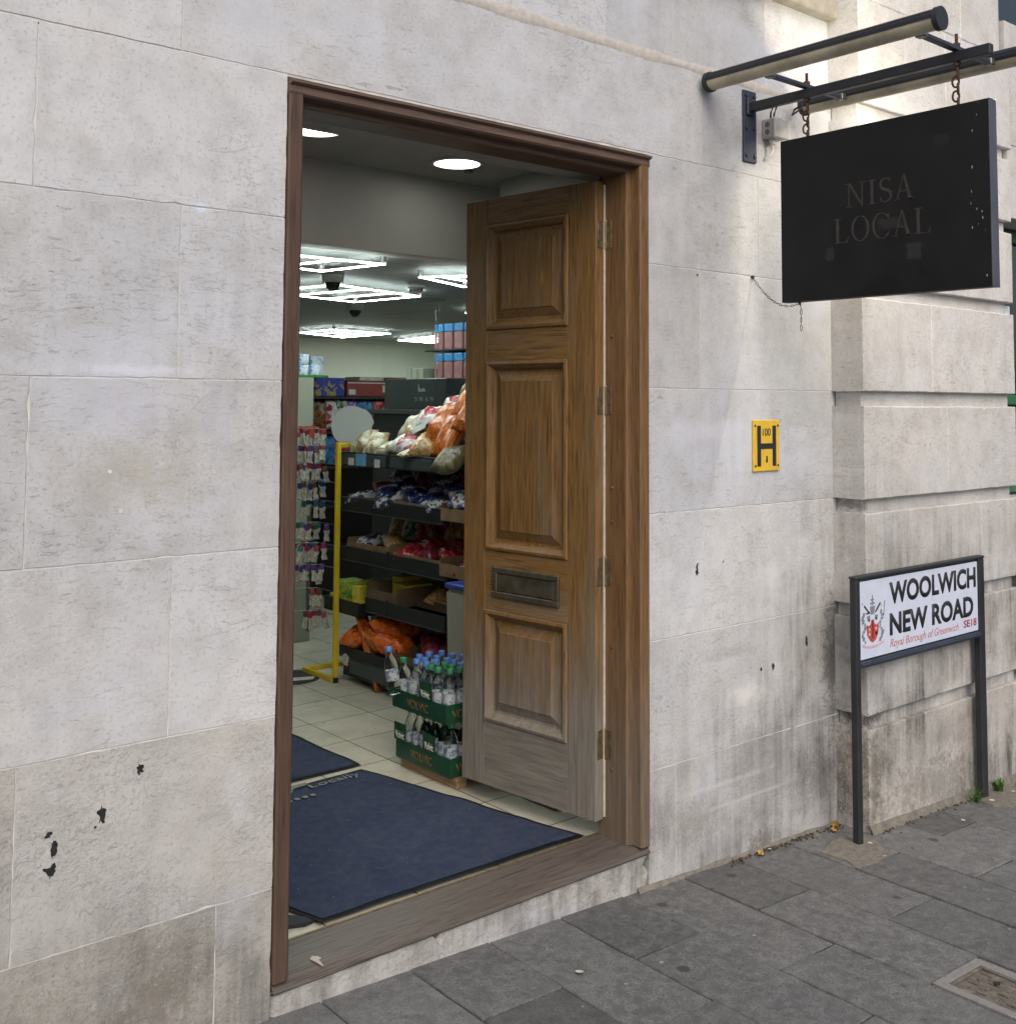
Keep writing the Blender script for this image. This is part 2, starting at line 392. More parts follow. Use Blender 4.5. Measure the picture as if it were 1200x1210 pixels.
M['card'] = simple('brown cardboard', (.20,.125,.065), .85, 0, .18, 18, .2)
M['carddk'] = simple('dark cardboard', (.11,.07,.04), .85, 0, .2, 18, .2)
M['crategreen'] = simple('green shrink wrapped tray', (.012,.060,.032), .32, 0, .25, 12, .2)
M['endpanel'] = simple('grey green unit panel', (.25,.26,.205), .6, 0, .05, 4)
M['swan'] = simple('charcoal display case', (.028,.033,.036), .35, 0, .1, 8)
M['swantext'] = simple('pale grey print', (.32,.33,.33), .5)
M['bin'] = simple('beige bin plastic', (.30,.29,.24), .55, 0, .06, 6)
M['bluelid'] = simple('blue plastic', (.02,.045,.28), .35)
def clear(name, tint=(.93,.97,.96), rough=.03, ior=1.25):
    m = NT(name); n = m.noise(30)
    return m.fin(tint, rough, m.bump(n, .15, .003), Transmission_Weight=1., IOR=ior)
M['pet'] = clear('clear bottle plastic', (.97,.99,.985), .06, 1.2)
M['acrylic'] = clear('acrylic screen', (.95,.98,.97), .02, 1.02)
M['capblue'] = simple('blue bottle cap', (.075,.19,.50), .35)
M['capgreen'] = simple('green bottle cap', (.02,.17,.07), .35)
M['lblgreen'] = simple('green bottle label', (.012,.06,.025), .35, 0, .6, 40)
M['orangetext'] = simple('faded orange print', (.17,.10,.035), .5)
M['white'] = simple('white plastic', (.62,.62,.60), .45)
M['camwhite'] = simple('camera housing', (.42,.42,.39), .4)
M['camdome'] = simple('tinted camera dome', (.012,.013,.014), .08)
M['leafy'] = simple('weed leaf', (.055,.12,.02), .6, 0, .4, 30)
M['leafdry'] = simple('dry leaf', (.42,.26,.05), .7, 0, .3, 60)
M['litter'] = simple('paper litter', (.42,.39,.34), .8, 0, .2, 80)
M['tar'] = simple('black adhesive scab', (.012,.012,.014), .7, 0, .5, 90, .5)
M['dome'] = simple('white detector', (.5,.5,.47), .5)

def print_mat(name, cols, sc=22, rough=.28, stretch=(1,1,1), seed=0.):
    m = NT(name)
    v = m.n('TexNoise', {'Vector': m.scaled(tuple(s*sc for s in stretch), (seed, seed*.7, seed*.3)), 'Scale': 1., 'Detail': 3, 'Distortion': 1.2}).outputs['Fac']
    k = len(cols); st = [(0., cols[0])] + [(.34 + .32*i/(k-1 if k > 1 else 1) - .02, cols[i]) for i in range(1, k)]
    c = m.ramp(v, st, 'CONSTANT'); n = m.noise(60, detail=4)
    return m.fin(c, rough, m.bump(n, .5, .006), Specular_IOR_Level=.5)
M['lblwhite'] = print_mat('pale bottle label', [(.12,.18,.28), (.40,.43,.46), (.28,.32,.34)], 50, .4)
WH, RD, BL, OR, BR, CRM, NV = (.50,.50,.50), (.28,.02,.03), (.03,.12,.36), (.52,.14,.015), (.24,.13,.05), (.46,.40,.27), (.02,.03,.12)
M['bag_carrot'] = print_mat('carrots in film', [(.28,.05,.008), (.44,.10,.012), (.55,.16,.025), (.60,.34,.18)], 16, .22, (.4, 3, 3), 1)
M['bag_orange'] = print_mat('orange net bag', [(.45,.07,.012), (.62,.13,.02), (.55,.24,.10)], 18, .3, seed=2)
M['bag_roll'] = print_mat('bread rolls in film', [(.26,.18,.08), CRM, (.52,.48,.38), (.36,.26,.11)], 16, .2, seed=3)
M['bag_redwhite'] = print_mat('red and white film', [RD, RD, WH, (.42,.40,.38)], 9, .25, seed=4)
M['bag_brown'] = print_mat('brown loaf film', [BR, (.36,.20,.07), (.45,.33,.18), (.5,.16,.03)], 16, .22, seed=5)
M['bag_bluewhite'] = print_mat('blue and white film', [(.008,.009,.03), NV, (.34,.35,.38), (.12,.02,.03)], 11, .25, seed=6)
M['bag_white'] = print_mat('white film', [(.02,.02,.05), (.05,.05,.09), (.38,.39,.41), (.10,.02,.04)], 12, .25, seed=7)
M['bag_red'] = print_mat('red film', [(.16,.012,.015), RD, (.45,.06,.05), WH], 26, .25, seed=8)
M['bag_maroon'] = print_mat('maroon film', [(.09,.01,.02), (.20,.02,.04), (.34,.16,.05)], 26, .3, seed=9)
M['bag_potato'] = print_mat('net of potatoes', [(.08,.065,.03), (.16,.12,.05), (.11,.115,.05)], 14, .35, seed=10)
M['bag_purple'] = print_mat('purple film', [(.07,.02,.14), (.15,.05,.28), (.4,.36,.42)], 20, .3, seed=11)
M['bag_blue'] = print_mat('blue film', [(.015,.08,.22), (.03,.16,.36), (.25,.3,.36)], 18, .3, seed=12)
M['bag_brownsnack'] = print_mat('dark brown film', [(.035,.014,.01), (.12,.04,.015), (.24,.10,.03), (.05,.02,.012)], 20, .3, seed=13)
M['bag_green'] = print_mat('green and white film', [(.02,.08,.03), (.3,.32,.25), (.09,.2,.06)], 22, .3, seed=14)
M['pk_yellow'] = print_mat('yellow carton', [(.55,.47,.04), (.58,.50,.08), (.38,.40,.05)], 14, .35, seed=15)
M['pk_lime'] = print_mat('green and yellow carton', [(.12,.30,.05), (.42,.46,.05), (.06,.24,.12)], 14, .35, seed=16)
M['pk_bluewhite'] = print_mat('blue and white tub', [(.10,.22,.45), (.55,.57,.60), (.45,.55,.62), (.2,.3,.5)], 36, .35, seed=17)
M['pk_red'] = print_mat('red carton', [(.20,.025,.02), (.22,.03,.025), (.20,.025,.02), (.34,.10,.05)], 6, .4, seed=18)
M['pk_bluegold'] = print_mat('blue and gold pack', [(.015,.03,.28), (.015,.03,.28), (.32,.25,.05), (.22,.17,.10)], 12, .35, seed=19)
M['pk_can'] = print_mat('pink drink carton', [(.22,.10,.10), (.27,.13,.13), (.20,.06,.07)], 12, .4, seed=20)
M['canblue'] = print_mat('blue carton top', [(.03,.15,.36), (.04,.2,.42), (.2,.3,.4)], 20, .4, seed=21)
M['greentray'] = simple('green tray', (.03,.14,.03), .5)
M['pkbody'] = print_mat('white cotton strands', [(.34,.32,.27), (.50,.48,.43), (.56,.54,.50)], 60, .9, (2.2,2.2,.4), 22)
M['redcard'] = print_mat('red and white header', [(.36,.03,.02), (.42,.05,.03), (.55,.55,.52)], 20, .5, seed=23)

# ------------------------------------------------------------------ text
def text_bm(body, bold=0., shear=0., spacing=1.):
    cu = bpy.data.curves.new('txt', 'FONT'); cu.body = body; cu.size = 1; cu.offset = bold; cu.shear = shear; cu.space_character = spacing
    cu.resolution_u = 4; cu.extrude = 0.
    o = bpy.data.objects.new('txt', cu); C.objects.link(o)
    dg = bpy.context.evaluated_depsgraph_get(); me = bpy.data.meshes.new_from_object(o.evaluated_get(dg))
    bm = bmesh.new(); bm.from_mesh(me)
    bpy.data.objects.remove(o); bpy.data.curves.remove(cu); bpy.data.meshes.remove(me)
    return bm
def fit_text(bm, u0, u1, v0, v1, to3, h=.0008, keepcap=None):
    """stretch flat text into the box; to3(u,v,w); gives it a small real thickness"""
    xs = [v.co.x for v in bm.verts]; ys = [v.co.y for v in bm.verts]
    a, b = min(xs), max(xs); c, d = (min(ys), max(ys)) if keepcap is None else keepcap
    for v in bm.verts:
        u = u0 + (v.co.x-a)/(b-a)*(u1-u0); w = v0 + (v.co.y-c)/(d-c)*(v1-v0)
        v.co = to3(u, w, h)
    r = bmesh.ops.extrude_face_region(bm, geom=bm.faces[:])
    # move the originals back to the surface
    ev = set(e for e in r['geom'] if isinstance(e, bmesh.types.BMVert))
    base = to3(0, 0, 0); top = to3(0, 0, h); dv = Vector(base) - Vector(top)
    for v in bm.verts:
        if v not in ev: v.co += dv
    bmesh.ops.recalc_face_normals(bm, faces=bm.faces[:])
    return bm
# serif capitals drawn as outlines on a 1-high body (for the gilt letters and small serif print)
def arc(cx, cy, rx, ry, a0, a1, n=14): return [(cx+rx*math.cos(R(a0+(a1-a0)*i/n)), cy+ry*math.sin(R(a0+(a1-a0)*i/n))) for i in range(n+1)]
def ser(cx, y, w=.26, t=.035, up=1):
    return [(cx-w/2, y), (cx+w/2, y), (cx+w/2, y+up*t), (cx-w/2, y+up*t)]
def ring(cx, cy, rx, ry, tx, ty, a0, a1, n=22):
    o = arc(cx, cy, rx, ry, a0, a1, n); i = arc(cx, cy, rx-tx, ry-ty, a0, a1, n)
    return [[o[k], o[k+1], i[k+1], i[k]] for k in range(n)]
def stroke(x0, y0, x1, y1, w): return [(x0-w/2, y0), (x0+w/2, y0), (x1+w/2, y1), (x1-w/2, y1)]
def pathstroke(pts, ws):
    out = []
    for (a, b, wa, wb) in zip(pts, pts[1:], ws, ws[1:]):
        d = Vector((b[0]-a[0], b[1]-a[1])); n = Vector((-d.y, d.x)).normalized()
        out.append([(a[0]-n.x*wa/2, a[1]-n.y*wa/2), (a[0]+n.x*wa/2, a[1]+n.y*wa/2), (b[0]+n.x*wb/2, b[1]+n.y*wb/2), (b[0]-n.x*wb/2, b[1]-n.y*wb/2)])
    return out
def glyph(ch):
    if ch == 'N': return [stroke(.14,0,.14,1,.05), stroke(.70,0,.70,1,.05), [(.08,1),(.22,1),(.73,0),(.68,0)], ser(.14,0), ser(.10,1,.22,.035,-1), ser(.70,1,.26,.035,-1)], .84
    if ch == 'I': return [stroke(.18,0,.18,1,.125), ser(.18,0,.32), ser(.18,1,.32,.035,-1)], .36
    if ch == 'L': return [stroke(.18,0,.18,1,.125), ser(.18,1,.32,.035,-1), [(.02,0),(.62,0),(.62,.035),(.02,.035)], [(.57,.0),(.62,.0),(.66,.25),(.635,.25)]], .68
    if ch == 'A': return [stroke(.10,0,.38,1,.045), [(.55,0),(.70,0),(.42,1.01),(.36,1.01)], [(.20,.33),(.56,.33),(.56,.375),(.20,.375)], ser(.10,0,.24), ser(.64,0,.28)], .76
    if ch == 'O': return ring(.40,.5,.38,.52,.10,.035,0,360,32), .80
    if ch == 'C': return ring(.42,.5,.40,.52,.10,.035,38,322,28) + [[(.70,.70),(.735,.70),(.735,1.0),(.70,.93)], [(.71,.17),(.735,.17),(.735,.30),(.715,.30)]], .78
    if ch == 'S':
        pts = arc(.27,.755,.19,.225,25,250,12) + arc(.28,.265,.22,.245,75,-160,14)
        k = len(pts); ws = [.045+.075*math.sin(math.pi*min(1, max(0, (i/(k-1)-.12)/.76))) for i in range(k)]
        return pathstroke(pts, ws) + [[(.43,.82),(.46,.82),(.46,1.0),(.43,.95)], [(.06,.03),(.085,0),(.085,.22),(.06,.22)]], .54
    if ch == 'W': return [[(.04,1),(.17,1),(.36,0),(.31,0)], stroke(.33,0,.52,1,.04), [(.46,1),(.59,1),(.77,0),(.72,0)], stroke(.75,0,.93,1,.04), ser(.1,1,.24,.035,-1), ser(.93,1,.2,.035,-1)], 1.02
    return [], .3
def serif_text(bm, word, u0, u1, v0, v1, to3, h=.001, gap=.05):
    adv = []; tot = 0
    for ch in word: g, a = glyph(ch); adv.append((g, tot)); tot += a + gap
    tot -= gap
    for k, (g, off) in enumerate(adv):
        for j, poly in enumerate(g):
            hh = h + .00004*(j % 3)
            add_prism(bm, [(u0 + (off+x)/tot*(u1-u0), v0 + y*(v1-v0)) for x, y in poly], to3, hh)

# ------------------------------------------------------------------ ground
def gz(x): return -1.609 - .0394*(x-1.44)
def pavement():
    bm = bm_new(); tint = bm.verts.layers.float.new('tint')
    px = .293; x = 3.08 - px*16; k = 0
    phase = {}
    xi = -16
    while x < 11.5:
        ph = -.33 if xi % 2 == 0 else -.627
        y = ph + .61*6
        ys = []
        while y > -4.4: ys.append(y); y -= .61
        edges = [.02] + [v for v in ys if v < -.12] + [-4.4]
        for a, b in zip(edges, edges[1:]):
            # an outline with slightly worn edges
            g = .0028 + rnd.random()*.0015
            x0, x1, y1, y0 = x+g, x+px-g, a-g, b+g
            pts = []
            def ed(p, q, n):
                for i in range(n):
                    t = i/n; pts.append((p[0]+(q[0]-p[0])*t + rnd.gauss(0, .0018), p[1]+(q[1]-p[1])*t + rnd.gauss(0, .0018)))
            ed((x0,y0),(x1,y0),4); ed((x1,y0),(x1,y1),7); ed((x1,y1),(x0,y1),4); ed((x0,y1),(x0,y0),7)
            tz = rnd.gauss(0, .0018); ax = rnd.gauss(0, .004); ay = rnd.gauss(0, .003); tt = .95 + rnd.gauss(0, .12)
            cx, cy = (x0+x1)/2, (y0+y1)/2
            zf = lambda X, Y: gz(X) + tz + ax*(X-cx) + ay*(Y-cy)
            top = [bm.verts.new((cx+(X-cx)*.985, cy+(Y-cy)*.992, zf(X, Y))) for X, Y in pts]
            rim = [bm.verts.new((X, Y, zf(X, Y)-.0035)) for X, Y in pts]
            low = [bm.verts.new((X, Y, zf(X, Y)-.03)) for X, Y in pts]
            for v in top+rim+low: v[tint] = tt
            bm.faces.new(top); n = len(pts)
            for i in range(n):
                j = (i+1) % n
                bm.faces.new((rim[i], rim[j], top[j], top[i])); bm.faces.new((low[i], low[j], rim[j], rim[i]))
        x += px; xi += 1
    o = build('pavement', bm, M['slab']); struct(o)
    bm = bm_new(); vs = [bm.verts.new((X, Y, gz(X)-.006)) for X, Y in ((-3, -4.42), (12, -4.42), (12, .05), (-3, .05))]; bm.faces.new(vs)
    struct(build('pavement_bedding', bm, M['joint']))
    bm = bm_new()
    for i in range(16):
        X = -3 + i*.95; b = bmesh.new()
        add_box(bm, X+.004, X+.946, -4.60, -4.425, gz(X+.47)-.16, gz(X+.47)+.002, .012)
    struct(build('kerb', bm, M['concrete']))
    bm = bm_new(); vs = [bm.verts.new((X, Y, gz(max(-3, min(12, X)))-.125)) for X, Y in ((-3,-14),(12,-14),(12,-4.4),(-3,-4.4))]; bm.faces.new(vs)
    struct(build('road', bm, M['asphalt']))
    bm = bm_new(); vs = [bm.verts.new((X, Y, -2.35)) for X, Y in ((-150,-150),(150,-150),(150,150),(-150,150))]; bm.faces.new(vs)
    struct(build('ground', bm, M['asphalt']))
pavement()

# ------------------------------------------------------------------ stone wall
def block(bm, L, x0, x1, z0, z1, y, depth, tt, wm, g=.0013, c=.0013, chip=.0007, zlow=None):
    """one ashlar block, front face at y, edges slightly irregular"""
    tint, warm = L
    pts = []
    def ed(p, q):
        n = max(2, int((abs(p[0]-q[0])+abs(p[1]-q[1]))/.03))
        for i in range(n):
            t = i/n; e = 0 if i == 0 else rnd.gauss(0, chip)
            if rnd.random() < .02: e -= abs(rnd.gauss(0, chip*4))
            d = Vector((q[0]-p[0], q[1]-p[1])).normalized(); nn = Vector((d.y, -d.x))
            pts.append((p[0]+(q[0]-p[0])*t + nn.x*e, p[1]+(q[1]-p[1])*t + nn.y*e))
    X0, X1, Z0, Z1 = x0+g, x1-g, z0+g, z1-g
    zb = (lambda X: max(Z0, zlow(X))) if zlow else (lambda X: Z0)
    ed((X0, zb(X0)), (X1, zb(X1))); ed((X1, zb(X1)), (X1, Z1)); ed((X1, Z1), (X0, Z1)); ed((X0, Z1), (X0, zb(X0)))
    cx, cz = (X0+X1)/2, (Z0+Z1)/2
    def ins(p, k): return (p[0]-math.copysign(min(k, abs(p[0]-cx)), p[0]-cx), p[1]-math.copysign(min(k, abs(p[1]-cz)), p[1]-cz))
    F = [bm.verts.new((ins(p, c)[0], y, ins(p, c)[1])) for p in pts]
    E = [bm.verts.new((p[0], y+c, p[1])) for p in pts]
    Q = [(min(max(p[0], X0), X1), min(max(p[1], zb(p[0])), Z1)) for p in pts]
    E2 = [bm.verts.new((p[0], y+c+.006, p[1])) for p in Q]
    B = [bm.verts.new((p[0], y+depth, p[1])) for p in Q]
    for v in F+E+E2+B: v[tint] = tt; v[warm] = wm
    bm.faces.new(F); n = len(pts)
    for i in range(n):
        j = (i+1) % n
        bm.faces.new((E[i], E[j], F[j], F[i])); bm.faces.new((E2[i], E2[j], E[j], E[i])); bm.faces.new((B[i], B[j], E2[j], E2[i]))
OX0, OX1, OZ1, OZ0 = 1.462, 2.909, .89, -1.545
COURSES = [2.55, 2.08, 1.64, 1.265, .9, .5, .055, -.39, -.833, -1.276, -1.95]
def wall():
    root = thing('stone_wall', 'pale Portland stone ashlar wall around the wooden shop doorway', 'wall', (0,0,0))
    bm = bm_new(); L = (bm.verts.layers.float.new('tint'), bm.verts.layers.float.new('warm'))
    low = lambda X: gz(X) - .01
    def row(i, xs, warm=0., tone=None):
        z1, z0 = COURSES[i], COURSES[i+1]
        for k, (a, b) in enumerate(zip(xs, xs[1:])):
            if a is None or b is None: continue
            block(bm, L, a, b, z0, z1, abs(rnd.gauss(0, .0004))*-1, .10, (tone or 1.) + rnd.gauss(0, .045), min(1, max(0, warm + rnd.gauss(0, .06))), zlow=low if z0 < -1.4 else None)
    lefts = {3: (-.75, .1, 1.155), 4: (-.5, .09, .80), 5: (-.7, .3, 1.164), 6: (-.4, .1, .807), 7: (-.65, .35, 1.164), 8: (-.4, .1, .806), 9: (-.5, .45, 1.303)}
    row(0, (-2.6, -.8, .6, 1.7, 2.9, 4.1)); row(1, (-2.6, -.2, 1.2, 2.3, 3.4, 4.1)); row(2, (-2.6, -1.2, .3, 1.5, 2.7, 3.60, 4.11))
    z1, z0 = COURSES[3], COURSES[4]
    row(3, (-2.6, -.75, .1, 1.155, 3.207, 4.11))
    for i in range(4, 10):
        warm = {8: .72, 9: .85}.get(i, .05 if i < 7 else .14)
        row(i, (-2.6,) + lefts[i] + (OX0,), warm, {8: .98, 9: .88}.get(i))
    row(4, (OX1, 3.55, 4.11)); row(5, (OX1, 3.196, 4.11)); row(6, (OX1, 3.56, 4.11), .02); row(7, (OX1, 3.208, 4.11), .12); row(8, (OX1, 3.558, 4.11), .25, .96); row(9, (OX1, 3.053, 4.11), .35, .92)
    o = build('ashlar_block', bm, M['stone'], root)
    # stone step under the timber sill
    bm = bm_new(); L = (bm.verts.layers.float.new('tint'), bm.verts.layers.float.new('warm'))
    block(bm, L, OX0-.001, OX1+.001, -1.95, -1.548, .003, .30, 1.10, .65, g=.0005, c=.012, chip=.0035, zlow=low)
    build('step_stone', bm, M['stone'], root)
    # mortar bed and wall core round the opening
    bm = bm_new()
    add_box(bm, -2.6, OX0-.004, .0014, .098, -2.1, OZ1); add_box(bm, OX1+.004, 4.11, .0014, .098, -2.1, OZ1); add_box(bm, -2.6, 4.11, .0015, .098, OZ1+.004, 2.55)
    add_box(bm, -2.6, OX0-.02, .102, .30, -2.1, OZ1); add_box(bm, OX1+.02, 4.11, .102, .30, -2.1, OZ1); add_box(bm, -2.6, 4.11, .102, .30, OZ1+.02, 2.55)
    build('mortar_bed', bm, M['mortar'], root)
    # rough smeared band along the joint over the door, and the projecting string course
    bm = bm_new(); n = 60; A = []; rr = random.Random(3)
    for i in range(n+1):
        X = 1.95 + (4.035-1.95)*i/n; h = .016 + .010*noise.noise((X*5, 0, 0)) ; zc = 1.262 + .006*noise.noise((X*4, 3, 0))
        A.append([bm.verts.new((X, y, zc+dz)) for y, dz in ((.003, h*1.8), (-.0012-.001*rr.random(), h), (-.0028, 0), (-.0012, -h*.9), (.003, -h*1.3*rr.uniform(.8,1.6)))])
    for p, q in zip(A, A[1:]):
        for k in range(4): bm.faces.new((p[k], p[k+1], q[k+1], q[k]))
    bmesh.ops.recalc_face_normals(bm, faces=bm.faces[:])
    build('smeared_joint', bm, simple('buff joint filler', (.50,.47,.435), .9, sc=40, bump=.5), root, smooth=60)
    bm = bm_new(); add_box(bm, 3.0, 4.045, -.055, .02, 1.642, 1.72, .006); add_box(bm, -2.6, 3.0-.003, -.055, .02, 1.642, 1.72, .006)
    build('string_course', bm, simple('weathered string course', (.30,.28,.24), .9, sc=20, bump=.4), root)
    # black scabs of old adhesive, flakes with their own ragged outline
    for (cx, cz, w, h, s) in ((.895,-1.035,.012,.022,1), (.89,-1.085,.018,.018,2), (.883,-1.002,.012,.009,3), (1.005,-.985,.013,.028,4), (.99,-1.01,.004,.004,5), (1.095,-.895,.013,.016,6), (3.17,-.628+.02,.010,.024,7), (3.32,-.59,.004,.004,8), (3.84,-.95,.010,.03,9), (3.62,-1.02,.012,.014,10), (3.545,-1.02,.008,.009,11), (3.18,.50-.02,.006,.004,12)):
        r2 = random.Random(s*13); n = 26; w *= .85; h *= .95
        poly = [(cx + w*math.cos(2*math.pi*i/n)*q_ + .25*w*math.sin(i*.24*s), cz + h*math.sin(2*math.pi*i/n)*q_) for i in range(n) for q_ in ((.75 + .42*noise.noise((math.cos(2*math.pi*i/n)*1.6+s*3, math.sin(2*math.pi*i/n)*1.6, s)) + r2.uniform(-.16, .16)),)]
        bm = bm_new(); add_prism(bm, poly, lambda u, v, w_: (u, .0008-w_, v), .0024)
        build('adhesive_scab', bm, M['tar'], root)
    # plugged drill hole pellets
    for (cx, cz) in ((1.0,-.173), (1.03,-.27), (3.05,-.43), (1.27,-.185)):
        bm = bm_new(); add_cyl(bm, (cx, .002, cz), (cx, -.0012, cz), .006, .005, 9); build('filler_plug', bm, M['mortar'], root)
    bm = bm_new(); A = []
    for i in range(61):      # worn mortar fillet where wall meets slabs
        X = 2.85 + (4.04-2.85)*i/60; d = .012 + .008*noise.noise((X*9, 0, 1))
        A.append([bm.verts.new((X, -d, gz(X)-.004)), bm.verts.new((X, -.003, gz(X)+d*.8)), bm.verts.new((X, .01, gz(X)+d*.9))])
    for p, q in zip(A, A[1:]):
        for k in range(2): bm.faces.new((p[k], q[k], q[k+1], p[k+1]))
    build('base_fillet', bm, M['concrete'], root)
wall()

def pilaster():
    root = thing('stone_pilaster', 'grooved stone pilaster behind the street name sign, right of the doorway wall', 'pilaster', (4.7, -.07, gz(4.7)))
    bm = bm_new(); L = (bm.verts.layers.float.new('tint'), bm.verts.layers.float.new('warm'))
    yF = -.153; xl, xr = 4.04, 5.365
    rows = [(2.55, 1.72, (4.9,), 0, 5.265), (1.64+.08, 1.265, (4.75,), 0, 5.38), (1.21, .9, (4.5,), .0, xr), (.845, .5, (4.9,), 0, xr), (.445, .055, (4.584,), 0, xr), (-.005, -.388, (4.705,), .02, xr), (-.443, -.815, (4.317, 5.0), .12, xr+.1), (-.87, -1.255, (4.62,), .25, xr+.1), (-1.312, -1.95, (4.45, 5.07), .45, xr+.1)]
    for z1, z0, js, wm, rx in rows:
        xs = [xl] + list(js) + [rx]
        for a, b in zip(xs, xs[1:]):
            tone = 1 + rnd.gauss(0, .03)
            block(bm, L, a, b, z0, z1, yF, .16, tone, wm, g=.0007, c=.004, chip=.0008, zlow=(lambda X: gz(X)-.01) if z0 < -1.5 else None)
    build('ashlar_block', bm, M['pil'], root)
    bm = bm_new(); L = (bm.verts.layers.float.new('tint'), bm.verts.layers.float.new('warm'))
    block(bm, L, xl+.022, xr-.025, -2.0, 2.5, yF+.028, .12, 1.0, .1, g=0, c=.002, chip=0)
    build('groove_core', bm, M['pil'], root)
    bm = bm_new(); A = []
    for i in range(41):
        X = 4.03 + 1.4*i/40; d = .014 + .01*noise.noise((X*7, 0, 2))
        A.append([bm.verts.new((X, yF-d-.006, gz(X)-.004)), bm.verts.new((X, yF-.004, gz(X)+.022+d*.5)), bm.verts.new((X, yF+.01, gz(X)+.022+d*.5))])
    for p, q in zip(A, A[1:]):
        for k in range(2): bm.faces.new((p[k], q[k], q[k+1], p[k+1]))
    build('base_fillet', bm, M['concrete'], root)
    # facade beyond the pilaster with its green windows
    w = thing('stone_facade', 'strip of stone facade at the right edge beyond the grooved pilaster', 'wall', (6.3, 0, gz(6.3)))
    bm = bm_new(); L = (bm.verts.layers.float.new('tint'), bm.verts.layers.float.new('warm'))
    for z1, z0 in ((-.46, -.9), (-.9, -1.3), (-1.3, -2.1)): block(bm, L, xr+.105, 8.0, z0, z1, -.10, .3, 1., .1)
    build('ashlar_block', bm, M['pil'], w)
    bm = bm_new(); L = (bm.verts.layers.float.new('tint'), bm.verts.layers.float.new('warm'))
    for z1, z0 in ((1.93, 1.3), (1.3, .93)): block(bm, L, xr+.02, 8.0, z0, z1, -.13, .3, 1., .05)
    build('ashlar_block', bm, M['pil'], w)
    for nm, x0, x1, z0, z1, y in (('lower', xr+.012, 7.6, -.445, .92, .03), ('upper', 5.27, 7.6, 1.94, 3.0, -.03)):
        t = thing('shop_window', 'sliver of green framed window beside the pilaster at mid height' if nm == 'lower' else 'corner of green framed window at the top right above the pilaster', 'window', ((x0+x1)/2, y, z0))
        bm = bm_new(); f = .06
        add_box(bm, x0, x0+f, y, y+.08, z0, z1, .004); add_box(bm, x1-f, x1, y, y+.08, z0, z1, .004)
        add_box(bm, x0+f, x1-f, y+.002, y+.078, z0, z0+f, .004); add_box(bm, x0+f, x1-f, y+.002, y+.078, z1-f, z1, .004); add_box(bm, x0+f, x1-f, y+.002, y+.078, z0+.45, z0+.45+.05, .004)
        build('frame', bm, M['green'], t)
        bm = bm_new(); add_box(bm, x0+f, x1-f, y+.035, y+.041, z0+f, z1-f); build('pane', bm, M['winglass'], t)
    bm = bm_new(); add_box(bm, xr-.02, xr+.035, -.118, -.09, .425, .49, .003); build('vent_clip', bm, M['upvc'], root)
    bm = bm_new(); add_box(bm, xr-.02, xr+.05, -.18, -.156, -.885, -.80, .002); build('vent_clip', bm, M['upvc'], root)
pilaster()

